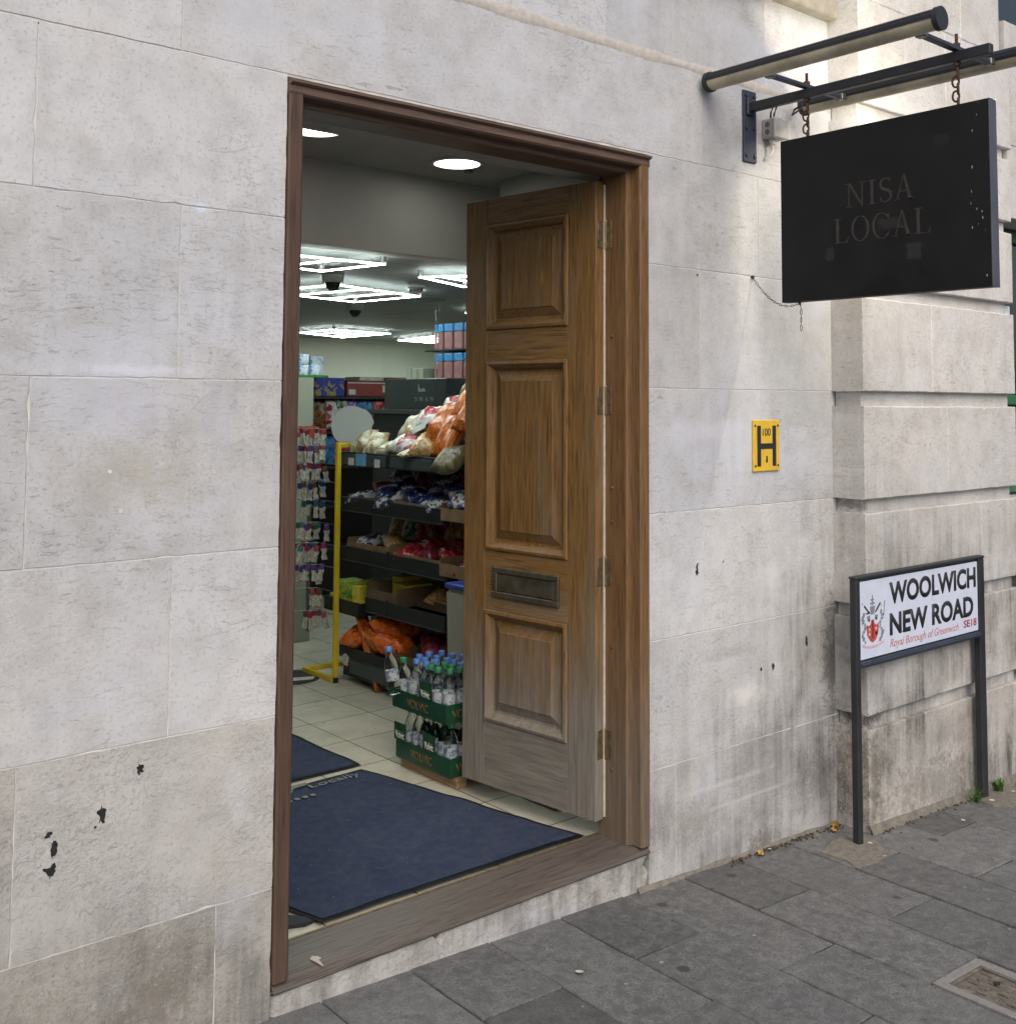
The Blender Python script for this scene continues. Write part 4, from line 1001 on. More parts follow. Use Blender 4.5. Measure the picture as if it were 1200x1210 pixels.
    for k in range(240):
        X = rr.uniform(3.3, 4.03) if rr.random() < .75 else rr.uniform(4.03, 4.9); yb = 0 if X < 4.03 else -.153
        Y = yb - .014 - abs(rr.gauss(0, .018)); s = rr.uniform(.0015, .006)
        add_lathe(bm, [(0, -s*.3), (s, 0), (s*.7, s*.6), (0, s*.8)], (X, Y, gz(X)+.002), 5)
    o = build('grit', bm, simple('dark leaf grit', (.05,.035,.02), .9, 0, .7, 90)); o['kind'] = 'stuff'; o['label'] = 'dark grit and crumbs along the foot of the wall'
ground_bits()

# ------------------------------------------------------------------ shop shell
FZ = -1.530
def shell():
    bm = bm_new(); vs = [bm.verts.new(p) for p in ((-.5,.152,FZ),(10,.152,FZ),(10,8.2,FZ),(-.5,8.2,FZ))]; bm.faces.new(vs); struct(build('shop_floor', bm, M['tile']))
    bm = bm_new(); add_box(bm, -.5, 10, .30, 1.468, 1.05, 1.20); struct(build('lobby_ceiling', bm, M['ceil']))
    bm = bm_new(); add_box(bm, -.5, 10, 1.60, 8.2, .68, .80); struct(build('shop_ceiling', bm, M['ceilp']))
    bm = bm_new(); add_box(bm, -.5, 10, 1.47, 1.598, .676, 1.2, .002); tag(build('bulkhead', bm, M['bulk'], None, (3,1.5,.676)), 'grey bulkhead between the lobby ceiling and the lower shop ceiling', 'bulkhead')
    bm = bm_new(); add_box(bm, -.5, 10, 7.72, 7.9, FZ, .679); tag(build('back_wall', bm, M['cream wall'], None, (5,7.7,FZ)), 'cream back wall of the shop under the low ceiling', 'wall')
    bm = bm_new(); add_box(bm, 8.6, 8.75, .3, 7.71, FZ, 1.05); tag(build('far_side_wall', bm, M['cream wall'], None, (8.6,4,FZ)), 'pale far side wall of the shop at the right of the back wall', 'wall')
    bm = bm_new(); add_box(bm, -.5, -.35, .3, 7.71, FZ, 1.05); tag(build('near_side_wall', bm, M['plaster'], None, (-.4,4,FZ)), 'pale shop side wall hidden left of the doorway', 'wall')
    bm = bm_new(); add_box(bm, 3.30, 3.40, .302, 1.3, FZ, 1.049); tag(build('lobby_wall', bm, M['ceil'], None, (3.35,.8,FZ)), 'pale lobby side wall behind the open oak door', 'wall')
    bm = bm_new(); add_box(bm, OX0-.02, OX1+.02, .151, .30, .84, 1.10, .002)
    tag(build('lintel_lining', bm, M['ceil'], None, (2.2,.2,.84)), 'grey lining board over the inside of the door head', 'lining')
shell()

def diamond(name_label, V, z=.648):
    c = sum((Vector((*p, 0)) for p in V), Vector())/len(V)
    t = thing('ceiling_light', name_label, 'ceiling light', (c.x, c.y, z), 'diamond led frames on the shop ceiling')
    P = [Vector((*p, z)) for p in V]
    q1 = P[0].lerp(P[1], .5); q2 = P[3].lerp(P[2], .5)
    bars = [(a, b, .011) for a, b in zip(P, P[1:]+P[:1])] + [(P[0].lerp(P[3], f), P[1].lerp(P[2], f), .009) for f in (.33, .67)]
    bm = bm_new(); bh = bm_new()
    for k, (a, b, w) in enumerate(bars):
        d = (b-a); L_ = d.length; Mx = Matrix.Translation((a+b)/2) @ d.to_track_quat('X', 'Z').to_matrix().to_4x4()
        dz = .0004*k; add_box(bm, -L_/2, L_/2, -w, w, -.005-dz, -.0025-dz, 0, 1, Mx); add_box(bh, -L_/2, L_/2, -w*.8, w*.8, -.002-dz, .001+dz, 0, 1, Mx)
    build('led_strip', bm, M['led'], t); build('led_profile', bh, M['greybox'], t)
    for p in P:
        bm = bm_new(); add_box(bm, p.x-.010, p.x+.010, p.y-.010, p.y+.010, z+.003, .679); build('mount', bm, M['white'], t)
diamond('diamond led frame just behind the bulkhead, largest of the ceiling lights', [(2.87,1.63), (2.80,2.08), (2.02,1.93), (2.12,1.63)])
diamond('diamond led frame directly behind the near dome camera', [(3.91,2.80), (3.84,3.41), (3.05,3.20), (3.19,2.57)])
diamond('diamond led frame cut off by the top corner of the open door', [(3.31,1.95), (3.78,2.18), (4.1,1.75), (3.5,1.65)])
diamond('flat-looking diamond led frame deep in the shop near the back wall', [(5.87,6.02), (5.88,6.87), (5.19,6.50), (5.17,5.87)])
diamond('diamond led frame in the far right depth of the shop', [(7.12,6.15), (7.15,7.05), (6.57,6.89), (6.40,6.05)])
diamond('diamond led frame further right behind the open door', [(5.6,3.1), (5.7,3.8), (4.9,3.6), (4.9,2.9)])
for (x, y, lab) in ((2.136,1.01,'round downlight at the left, partly behind the door frame'), (2.91,1.125,'round downlight over the open door')):
    t = thing('downlight', lab, 'downlight', (x, y, 1.045), 'round downlights in the lobby ceiling')
    bm = bm_new(); add_lathe(bm, [(.100,.004), (.112,.003), (.115,-.006), (.101,-.008), (.100,-.003)], (x, y, 1.049), 36); build('rim', bm, M['white'], t, smooth=50)
    bm = bm_new(); add_lathe(bm, [(0,-.004), (.100,-.004), (.100,.0)], (x, y, 1.049), 36); build('diffuser', bm, M['down'], t)
def domecam(x, y, s, lab):
    t = thing('dome_camera', lab, 'camera', (x, y, .68), 'dome cameras on the shop ceiling')
    bm = bm_new(); add_lathe(bm, [(0,0), (.060*s,0), (.060*s,-.012*s), (.054*s,-.035*s), (.046*s,-.040*s), (0,-.040*s)], (x, y, .6795), 26); build('housing', bm, M['camwhite'], t, smooth=40)
    bm = bm_new(); add_lathe(bm, [(.043*s,-.038*s), (.041*s,-.055*s), (.030*s,-.075*s), (.014*s,-.086*s), (0,-.088*s)], (x, y, .6795), 24); build('dome', bm, M['camdome'], t, smooth=80)
domecam(3.09, 2.45, 1.0, 'near dome camera hanging below the first ceiling light'); domecam(4.16, 3.92, 1.0, 'smaller looking dome camera further back, under the second ceiling light')
t = thing('smoke_detector', 'white smoke detector on the shop ceiling right of the dome camera', 'smoke detector', (3.72, 2.565, .68))
bm = bm_new(); add_lathe(bm, [(0,0), (.052,0), (.052,-.014), (.044,-.020), (.030,-.024), (.034,-.040), (.020,-.048), (0,-.048)], (3.72,2.565,.6795), 22); build('body', bm, M['dome'], t, smooth=40)
bm = bm_new(); 
for k in range(10): a = k*math.pi/5; add_box(bm, 3.72+.036*math.cos(a)-.003, 3.72+.036*math.cos(a)+.003, 2.565+.036*math.sin(a)-.003, 2.565+.036*math.sin(a)+.003, .640, .656)
build('vent', bm, M['greyboxD'], t)
bm = bm_new(); add_box(bm, 3.03, 3.06, 1.20, 1.23, 1.035, 1.0495, .002); tag(build('ceiling_sensor', bm, M['greyboxD'], None, (3.04,1.21,1.05)), 'tiny dark sensor beside the right lobby downlight', 'sensor')
bm = bm_new(); add_lathe(bm, [(0,0), (.11,0), (.105,-.006), (0,-.006)], (4.32,3.23,.6795), 24); tag(build('ceiling_vent', bm, M['greyboxD'], None, (4.32,3.23,.68)), 'dark round vent disc on the shop ceiling behind the smoke detector', 'vent')

# ------------------------------------------------------------------ mats
def mats():
    def mat(lab, quad, seed, wave):
        t = thing('door_mat', lab, 'mat', (*[sum(p[i] for p in quad)/4 for i in (0, 1)], FZ))
        def grid(bm, nx, ny, zf, inset=0.):
            A = []
            for i in range(nx+1):
                row = []
                for j in range(ny+1):
                    u, v = inset + (1-2*inset)*i/nx, inset + (1-2*inset)*j/ny
                    p = (Vector(quad[0])*(1-u)+Vector(quad[1])*u)*(1-v) + (Vector(quad[3])*(1-u)+Vector(quad[2])*u)*v
                    row.append((p.x, p.y, zf(u, v, p)))
                A.append(row)
            V = [[bm.verts.new(p) for p in r] for r in A]
            for i in range(nx):
                for j in range(ny): bm.faces.new((V[i][j], V[i+1][j], V[i+1][j+1], V[i][j+1]))
            return V
        zf = lambda u, v, p: FZ + .008 + wave*max(0, noise.noise((p.x*2.3+seed, p.y*2.3, 0))) + .002*noise.noise((p.x*9, p.y*9, seed)) + .014*math.exp(-((u-1)/.08)**2)*max(0, noise.noise((v*5+seed, 0, 0)))
        bm = bm_new(); grid(bm, 50, 50, zf, .017); build('carpet', bm, M['mat'], t, smooth=180)
        bm = bm_new(); V = grid(bm, 50, 50, lambda u, v, p: zf(u, v, p)-.0025)
        bmesh.ops.solidify(bm, geom=bm.faces[:], thickness=.006)
        build('border', bm, M['matedge'], t, smooth=60)
        return t, zf, quad
    Q = [(1.735,.208), (2.795,.196), (2.572,1.300), (1.50,1.262)]
    t, zf, _ = mat('navy entrance mat just inside the sill with faded Locally lettering', Q, 1., .013)
    top = FZ + .0135
    to3 = lambda u, v, w: (u, 1.19 + (v) + (u-2.2)*.03, top+w)
    bm = fit_text(text_bm('Locally', .01), 2.285, 2.52, .005, .062, to3, .0012); build('lettering', bm, M['mattext'], t)
    bm = bm_new(); add_prism(bm, [(2.02,-.005),(2.10,-.02),(2.18,.0),(2.225,.055),(2.285,.062),(2.30,.085),(2.22,.090),(2.17,.05),(2.10,.03),(2.02,.045)], to3, .0012)
    for k in range(7): add_prism(bm, [(2.03+.035*k,-.062),(2.05+.035*k,-.062),(2.05+.035*k,-.040),(2.03+.035*k,-.040)], to3, .0012)
    bmesh.ops.recalc_face_normals(bm, faces=bm.faces[:]); build('logo_swoosh', bm, M['mattext'], t)
    mat('second navy mat further inside, beyond the lettered mat', [(1.45,1.335), (2.60,1.345), (2.585,2.45), (1.43,2.44)], 5., .003)
mats()
bm = bm_new()
for x0, x1, y0, y1 in ((1.60,1.72,.235,.31),):
    add_prism(bm, [(1.60,.33),(1.64,.262),(1.70,.236),(1.745,.245),(1.70,.30),(1.66,.36)], lambda u, v, w: (u, v, FZ+.001+w), .010)
tag(build('mat_offcut', bm, M['matedge'], None, (1.66,.3,FZ)), 'torn black rubber scrap at the left end of the sill', 'rubber scrap')
t = tag(build('floor_sticker', (lambda b: (add_cyl(b, (3.10,2.86,FZ+.0005), (3.10,2.86,FZ+.003), .17, seg=40), b)[1])(bm_new()), simple('black floor decal', (.03,.03,.035), .4), None, (3.10,2.86,FZ)), 'round black floor sticker with a white mark beyond the mats', 'floor sticker')
bm = bm_new(); add_prism(bm, [(3.0,2.80),(3.18,2.74),(3.22,2.79),(3.06,2.86),(3.15,2.90),(3.04,2.93)], lambda u, v, w: (u, v, FZ+.0032+w), .001); build('sticker_mark', bm, M['ticket'], t)

# ------------------------------------------------------------------ crates of water behind the door
def crates():
    zc = -1.486; X0, Y0 = 2.712, .878
    p = thing('pallet', 'low wooden pallet under the green water trays behind the door', 'pallet', (2.87, 1.1, FZ))
    for k in range(4):
        bm = bm_new(); add_box(bm, 2.725, 3.10, Y0-.02+.105*k, Y0+.065+.105*k, zc-.012, zc-.001, .001); build('board', bm, M['pallet'], p)
    for xx in (2.735, 2.90, 3.03):
        bm = bm_new(); add_box(bm, xx, xx+.05, Y0-.015, Y0+.37, FZ+.001, zc-.0125, .001); build('bearer', bm, M['pallet'], p)
    bm = bm_new(); add_box(bm, 2.88, 3.05, .45, .84, FZ+.001, FZ+.02, .002)  # board coloured dark to paint the shade under the open door
    tag(build('gap_shade_board', bm, M['carddk'], None, (2.9,.4,FZ)), 'floor board coloured dark for the shade in the gap under the open door', 'board')
    # bottle prototypes
    def bottle(cap, capname):
        t = thing('water_bottle', 'clear water bottle', 'bottle', (0,0,0))
        bm = bm_new(); add_lathe(bm, [(0,.002), (.022,.0), (.028,.004), (.0285,.05), (.027,.06), (.0285,.07), (.0285,.115), (.026,.135), (.017,.158), (.0125,.165), (.0125,.178)], seg=14); build('body', bm, M['pet'], t, smooth=50)
        bm = bm_new(); add_lathe(bm, [(0,.199), (.0135,.199), (.015,.196), (.015,.180), (.0125,.178)], seg=14); build('cap', bm, cap, t, smooth=40)
        bm = bm_new(); add_lathe(bm, [(.0290,.062), (.0292,.104)], seg=14); build('label', bm, M['lblwhite'], t, smooth=80)
        return t
    pb, pg = bottle(M['capblue'], 'blue'), bottle(M['capgreen'], 'green')
    used = set()
    def place(proto, loc, rot, lab):
        if proto.name not in used:
            used.add(proto.name); o = proto; o.location = loc; o.rotation_euler = rot; o['label'] = lab
        else: o = dup(proto, loc, rot, lab)
        o['group'] = 'water bottles in the green trays'; return o
    nx, ny, dx, dy = 4, 6, .062, .058
    for lvl, (z, ox, oy, word) in enumerate(((zc, 0, 0, 'lower'), (-1.279, -.012, .012, 'upper'))):
        cx0, cy0 = X0+ox, Y0+oy; LX, LY, H = .275, .375, .075
        t = thing('water_tray', '%s green tray of bottled water in the stack behind the open door' % word, 'tray', (cx0+LX/2, cy0+LY/2, z), 'green water trays')
        bm = bm_new(); add_box(bm, cx0, cx0+LX, cy0, cy0+LY, z, z+.004); b2 = bm
        for q in ((cx0, cx0+LX, cy0, cy0+.004), (cx0, cx0+LX, cy0+LY-.004, cy0+LY), (cx0, cx0+.004, cy0+.004, cy0+LY-.004), (cx0+LX-.004, cx0+LX, cy0+.004, cy0+LY-.004)): add_box(bm, q[0], q[1], q[2], q[3], z+.0045, z+H)
        tr = build('tray', bm, M['crategreen'], t)
        to3 = lambda u, v, w: (cx0-w-.0004, -u, v)
        bm = fit_text(text_bm('VOLVIC', .01), -(cy0+.27), -(cy0+.12), z+.018, z+.052, to3, .0006); build('lettering', bm, M['orangetext'], tr)
        to3b = lambda u, v, w: (u, cy0-w-.0004, v)
        bm = fit_text(text_bm('VOLVIC', .01), cx0+.03, cx0+.17, z+.018, z+.052, to3b, .0006); build('lettering', bm, M['orangetext'], tr)
        # green printed card face across the front bottles
        ys = (.095, .18) if lvl else (.095, .30)
        for yy in ys[:1] if lvl else ys:
            bm = bm_new(); add_box(bm, cx0-.0035, cx0-.001, cy0+yy, cy0+yy+.085, z+H-.004, z+H+.068, .001); cd = build('card', bm, M['lblgreen'], t)
            to3c = lambda u, v, w: (cx0-.0036-w, -u, v)
            bm = fit_text(text_bm('Volvic', .015), -(cy0+yy+.074), -(cy0+yy+.012), z+H+.004, z+H+.034, to3c, .0006); build('lettering', bm, M['white'], cd)
        for i in range(nx):
            for j in range(ny):
                if not lvl and i > 0 and j > 0: continue       # the rest stands hidden under the upper tray
                proto = pg if (lvl == 0 or (i < 2 and j < 3) or (i == 0 and j > 4)) else pb
                jx, jy = rnd.gauss(0, .0025), rnd.gauss(0, .0025)
                tl = (R(rnd.gauss(0, 2.0)), R(rnd.gauss(0, 2.0)), rnd.uniform(0, 6))
                place(proto, (cx0+.042+dx*i+jx, cy0+.042+dy*j+jy, z+.005), tl if lvl else (0, 0, tl[2]),
                      '%s-capped water bottle, %s tray, %s column back, %s from the door end' % ('green' if proto is pg else 'blue', word, ORD[i], ORD[j]))
    place(pb, (X0-.034, Y0+.335, -1.222), (R(-9), R(5), 1.), 'blue-capped water bottle hanging out at the left end of the upper tray')
crates()

# ------------------------------------------------------------------ bags
def bag_mesh(seed, L=.22, Wd=.15, T=.09, mat=None, name='bag'):
    bm = bm_new(); nu, nv = 20, 14
    def sheet(sgn):
        V = []
        for i in range(nu+1):
            row = []
            for j in range(nv+1):
                u, v = -1+2*i/nu, -1+2*j/nv
                e = max(0, 1-abs(u)**4)**.6 * max(0, 1-abs(v)**3)**.6
                w = noise.noise((u*2.2+seed*3.1, v*2.2, sgn*.6)) * .35 + noise.noise((u*5.+seed, v*5.5, sgn*2.)) * .22
                x = u*L/2*(1-.10*e + .03*noise.noise((v*3, seed, 0))); y = v*Wd/2*(1-.06*e)
                if abs(u) > .86: y *= 1 - .02*math.sin(v*18); 
                z = sgn*T/2*e*(1+.55*w) + .012*noise.noise((u*1.5, v*1.5, seed)) + (.004*math.sin(v*22)*(abs(u) > .85))
                row.append((x, y, z))
            V.append(row)
        return V
    A, B = sheet(1), sheet(-1)
    va = [[bm.verts.new(p) for p in r] for r in A]
    vb = [[va[i][j] if i in (0, nu) or j in (0, nv) else bm.verts.new(B[i][j]) for j in range(nv+1)] for i in range(nu+1)]
    for i in range(nu):
        for j in range(nv):
            bm.faces.new((va[i][j], va[i+1][j], va[i+1][j+1], va[i][j+1])); bm.faces.new((vb[i][j+1], vb[i+1][j+1], vb[i+1][j], vb[i][j]))
    me = bpy.data.meshes.new(name); bm.to_mesh(me); bm.free(); me.materials.append(mat)
    me.polygons.foreach_set('use_smooth', [True]*len(me.polygons)); return me
BAGS = {}
def bag(kind, name, loc, rot, lab, cat, size=(.22,.15,.09), var=0, group=None):
    key = (kind, size, var)
    if key not in BAGS: BAGS[key] = bag_mesh(hash(kind) % 7 * .37 + var*1.7 + len(kind), *size, M[kind], name)
    o = bpy.data.objects.new(name, BAGS[key]); C.objects.link(o); o.location = loc; o.rotation_euler = rot; W[o] = tuple(loc)
    return tag(o, lab, cat, group)

# ------------------------------------------------------------------ produce gondola
GX = 3.29
def gondola():
    t = thing('shelf_rack', 'black five-tier produce rack full of bread and vegetables', 'shelf', (3.55, 2.2, FZ))
    bm = bm_new(); add_box(bm, 3.74, 3.78, 1.70, 2.70, FZ+.09, -.20, .003); build('back_panel', bm, M['shelf'], t)
    for yy in (1.695, 2.175, 2.655):
        bm = bm_new(); add_box(bm, 3.70, 3.738, yy-.015, yy+.015, FZ+.09, -.18, .002); build('upright', bm, M['shelf'], t)
    SH = [(-.277, .075, 1.71, 2.68), (-.526, .078, 1.71, 2.66), (-.795, .078, 1.68, 2.65), (-1.045, .078, 1.69, 2.40), (-1.335, .062, 1.70, 2.655)]
    for k, (zt, h, y0, y1) in enumerate(SH):
        bm = bm_new(); add_box(bm, GX+.012, 3.735, y0, y1, zt-h+.012, zt-h+.024, .001); add_box(bm, GX, GX+.011, y0, y1, zt-h, zt, .002)
        add_box(bm, GX+.013, 3.73, y0, y0+.01, zt-h+.025, zt-.005, .001); add_box(bm, GX+.013, 3.73, y1-.01, y1, zt-h+.025, zt-.005, .001)
        add_box(bm, GX-.002, GX+.012, 2.186, 2.200, zt-h-.002, zt+.012, .001)
        s = build('shelf', bm, M['shelf'], t)
        if k == 0:
            for a, b in ((2.215, 2.66), (1.80, 2.175)):
                bm = bm_new(); add_box(bm, GX-.005, GX-.001, a, b, zt-h+.006, zt-.012, .001); build('price_strip', bm, M['strip'], s)
            bm = bm_new(); add_box(bm, GX-.008, GX-.0055, 2.52, 2.575, zt-h+.004, zt-.032); add_box(bm, GX-.008, GX-.0055, 2.265, 2.315, zt-h+.002, zt-.030); build('ticket', bm, M['ticket'], s)
            bm = bm_new(); add_box(bm, GX-.008, GX-.0055, 2.40, 2.50, zt-h+.004, zt-.006); build('ticket', bm, M['bluetick'], s)
            bm = bm_new(); add_tube(bm, [(GX+.005,2.65,zt+.03),(GX+.005,2.2,zt+.03)], .0015, 5); build('guard_wire', bm, M['steel'], s)
        else:
            bm = bm_new(); add_box(bm, GX-.004, GX-.0005, y0+.01, y1-.01, zt-h+.001, zt-h+.006); build('price_strip', bm, M['strip'], s)
    bm = bm_new(); add_box(bm, GX-.03, GX+.28, 2.42, 2.77, -1.155, -1.142, .001); add_box(bm, GX-.031, GX-.02, 2.42, 2.77, -1.1415, -1.08, .001); add_box(bm, GX-.02, GX+.28, 2.759, 2.77, -1.1415, -1.085, .001); add_box(bm, GX-.02, GX+.28, 2.42, 2.43, -1.1415, -1.085, .001)
    build('side_tray', bm, M['shelf'], t)
    bm = bm_new(); add_box(bm, GX+.03, 3.74, 1.72, 2.64, -1.46, -1.40, .003); add_box(bm, GX+.02, GX+.04, 1.72, 2.64, -1.50, -1.455, .002); build('base', bm, M['shelf'], t)
    bm = bm_new(); add_box(bm, GX-.005, GX-.0005, 2.18, 2.54, -1.47, -1.40, .001); build('price_strip', bm, M['strip'], t)
    bm = bm_new(); add_prism(bm, [(2.555,-1.44),(2.60,-1.43),(2.605,-1.385),(2.575,-1.372),(2.54,-1.385)], lambda u, v, w: (GX-.0055-w, u, v), .001); build('ticket', bm, M['ticket'], t)
    for yy in (1.8, 2.5):
        bm = bm_new(); add_cyl(bm, (GX+.08, yy-.012, FZ+.032), (GX+.08, yy+.012, FZ+.032), .031, seg=18); add_box(bm, GX+.06, GX+.10, yy-.018, yy+.018, FZ+.055, FZ+.072, .001); build('castor', bm, M['rubber'], t, smooth=40)
    # cardboard trays on the tiers
    def ctray(x0, x1, y0, y1, z, h, lab, tilt=0, m='card'):
        bm = bm_new(); add_box(bm, x0, x1, y0, y1, z, z+.004)
        for q in ((x0, x0+.004, y0, y1, h*.72), (x1-.004, x1, y0, y1, h), (x0+.004, x1-.004, y0, y0+.004, h), (x0+.004, x1-.004, y1-.004, y1, h)): add_box(bm, q[0], q[1], q[2], q[3], z+.0045, z+q[4])
        tag(build('cardboard_tray', bm, M[m], None, ((x0+x1)/2, (y0+y1)/2, z)), lab, 'cardboard tray', 'cardboard trays on the produce rack')
    z2, z3, z4, z5 = -.575, -.845, -1.095, -1.37
    ctray(GX+.02, 3.62, 1.72, 2.17, z2+.03, .035, 'cardboard tray of crisps on the second tier, right half')
    ctray(GX-.03, 3.55, 1.47, 1.69, z2+.0, .085, 'cardboard tray jutting out past the right end of the second tier')
    ctray(GX+.02, 3.62, 2.21, 2.62, z2+.03, .035, 'cardboard tray of crisps on the second tier, left half', m='carddk')
    ctray(GX+.02, 3.62, 2.21, 2.62, z3+.025, .07, 'cardboard tray on the third tier, left half')
    ctray(GX+.02, 3.62, 1.75, 2.17, z3+.025, .05, 'cardboard tray of red packs on the third tier, right half')
    ctray(GX-.02, 3.58, 1.46, 1.71, z3+.0, .085, 'cardboard tray jutting out past the right end of the third tier')
    ctray(GX+.005, 3.60, 2.11, 2.385, z4+.03, .095, 'brown carton tray on the fourth tier beside the yellow boxes', m='carddk')
    ctray(GX+.12, 3.64, 1.72, 2.09, z4+.03, .06, 'brown carton tray on the fourth tier, furthest right', m='carddk')
    ctray(GX+.01, 3.64, 1.70, 2.13, z5+.03, .06, 'brown carton tray on the bottom tier behind the water bottles', m='carddk')
    # bottom: orange bags
    k = 0
    for (x, y, z, kind, rz) in ((3.36,2.54,-1.275,'bag_orange',.3), (3.37,2.36,-1.27,'bag_carrot',1.4), (3.36,2.22,-1.275,'bag_orange',2.), (3.52,2.50,-1.23,'bag_carrot',.8), (3.52,2.30,-1.215,'bag_orange',.1), (3.40,2.30,-1.205,'bag_orange',1.9), (3.55,2.02,-1.24,'bag_orange',.6), (3.42,1.93,-1.255,'bag_maroon',1.0), (3.56,1.84,-1.235,'bag_orange',2.2)):
        bag(kind, 'vegetable_bag', (x, y, z), (R(rnd.uniform(-12,12)), R(-14), rz), '%s vegetable bag on the bottom tier of the rack, %s from the left' % ({'bag_orange':'orange','bag_carrot':'carrot filled','bag_maroon':'maroon'}[kind], ORD[k]), 'vegetable bag', (.21,.16,.11), k % 3, 'vegetable bags on the bottom tier'); k += 1
    bag('bag_carrot', 'vegetable_bag', (3.335,2.40,-1.345), (R(8), R(-60), 1.57), 'long carrot bag lying along the front lip of the bottom tier', 'vegetable bag', (.42,.09,.06), 7, 'vegetable bags on the bottom tier')
    # fourth tier: yellow and green cartons
    def carton(x0, x1, y0, y1, z0, z1, mat, lab, rz=0.):
        bm = bm_new(); c = ((x0+x1)/2, (y0+y1)/2, z0); add_box(bm, x0, x1, y0, y1, z0, z1, .0015); o = build('carton', bm, M[mat], None, c); o.rotation_euler.z = rz; tag(o, lab, 'carton', 'cartons on the fourth tier')
    carton(GX-.01, GX+.10, 2.60, 2.74, -1.140, -1.065, 'pk_lime', 'green and yellow carton at the left front of the side tray', .1)
    carton(GX-.0, GX+.07, 2.49, 2.57, -1.140, -1.085, 'pk_yellow', 'small yellow carton lying at the right front of the side tray', -.1)
    carton(GX+.02, GX+.075, 2.50, 2.56, -1.0845, -1.005, 'pk_yellow', 'yellow carton standing on the small yellow carton', .15)
    carton(GX+.01, GX+.14, 2.58, 2.74, -1.0645, -.995, 'pk_lime', 'green carton stacked on the left front carton', -.05)
    carton(GX+.12, GX+.24, 2.46, 2.58, -1.140, -.985, 'pk_lime', 'pale green carton behind the yellow cartons', .0)
    carton(GX+.16, GX+.30, 2.30, 2.38, -1.060, -.945, 'pk_yellow', 'yellow carton at the back of the brown tray', .1)
    carton(GX+.10, GX+.26, 2.14, 2.29, -1.060, -.965, 'pk_yellow', 'pale yellow carton at the back right of the brown tray', -.1)
    bag('bag_brown', 'produce_bag', (3.50,1.98,-1.015), (R(10), R(-12), .5), 'brown bag in the carton tray on the fourth tier', 'bag', (.2,.15,.09), 1)
    # third tier
    for k, (x, y, z, kind, rz) in enumerate(((3.40,2.52,-.775,'bag_white',.2), (3.44,2.34,-.765,'bag_brown',1.2), (3.38,2.10,-.785,'bag_red',.4), (3.50,2.03,-.755,'bag_red',1.4), (3.40,1.93,-.775,'bag_maroon',.1), (3.54,1.86,-.75,'bag_maroon',2.1), (3.42,1.80,-.78,'bag_red',1.0), (3.36,1.58,-.80,'bag_maroon',.5), (3.46,1.54,-.79,'bag_brown',1.5))):
        bag(kind, 'food_pack', (x, y, z), (R(rnd.uniform(-12,12)), R(-16), rz), '%s pack on the third tier of the rack, %s from the left' % ({'bag_white':'white','bag_brown':'brown','bag_red':'red','bag_maroon':'maroon'}[kind], ORD[k]), 'food pack', (.17,.13,.075), k % 3, 'food packs on the third tier')
    # second tier: crisps
    for k, (x, y, z, kind, rz, tl) in enumerate(((3.37,2.55,-.535,'bag_white',.1,-8), (3.48,2.48,-.50,'bag_maroon',1.2,-30), (3.39,2.36,-.51,'bag_bluewhite',.5,-35), (3.50,2.32,-.465,'bag_bluewhite',1.6,-40), (3.36,2.26,-.525,'bag_white',.2,-20), (3.42,2.11,-.50,'bag_bluewhite',1.2,-30), (3.54,2.06,-.455,'bag_white',.3,-40), (3.40,1.98,-.515,'bag_bluewhite',.4,-25), (3.52,1.91,-.455,'bag_bluewhite',1.9,-35), (3.37,1.85,-.525,'bag_white',.9,-12), (3.46,1.78,-.47,'bag_white',2.3,-25), (3.35,1.62,-.49,'bag_white',.6,-15), (3.43,1.56,-.465,'bag_bluewhite',1.3,-25))):
        bag(kind, 'crisp_bag', (x, y, z), (R(rnd.uniform(-15,15)), R(tl), rz), '%s crisp bag on the second tier of the rack, %s from the left' % ({'bag_white':'white printed','bag_maroon':'maroon','bag_bluewhite':'blue and white'}[kind], ORD[k]), 'crisp bag', (.18,.14,.07), k % 3, 'crisp bags on the second tier')
    for k in range(7):
        kd = ('bag_bluewhite','bag_white','bag_maroon','bag_bluewhite','bag_white','bag_red','bag_bluewhite')[k]
        bag(kd, 'crisp_bag', (3.62, 2.58-.13*k, -.43+rnd.uniform(-.015,.015)), (R(rnd.uniform(-10,10)), R(-65), rnd.uniform(-.4,.4)), '%s crisp bag at the back of the second tier, %s from the left' % ({'bag_bluewhite':'blue and white','bag_white':'white printed','bag_maroon':'maroon','bag_red':'red'}[kd], ORD[k]), 'crisp bag', (.18,.14,.07), k % 3, 'crisp bags in the back row of the second tier')
        kd = ('bag_brown','bag_green','bag_red','bag_maroon','bag_brown','bag_red','bag_maroon')[k]
        bag(kd, 'food_pack', (3.62, 2.56-.13*k, -.70+rnd.uniform(-.015,.015)), (R(rnd.uniform(-10,10)), R(-65), rnd.uniform(-.4,.4)), '%s pack in the back row of the third tier, %s from the left' % ({'bag_brown':'brown','bag_green':'green and white','bag_red':'red','bag_maroon':'maroon'}[kd], ORD[k]), 'food pack', (.17,.13,.075), k % 3, 'food packs in the back row of the third tier')
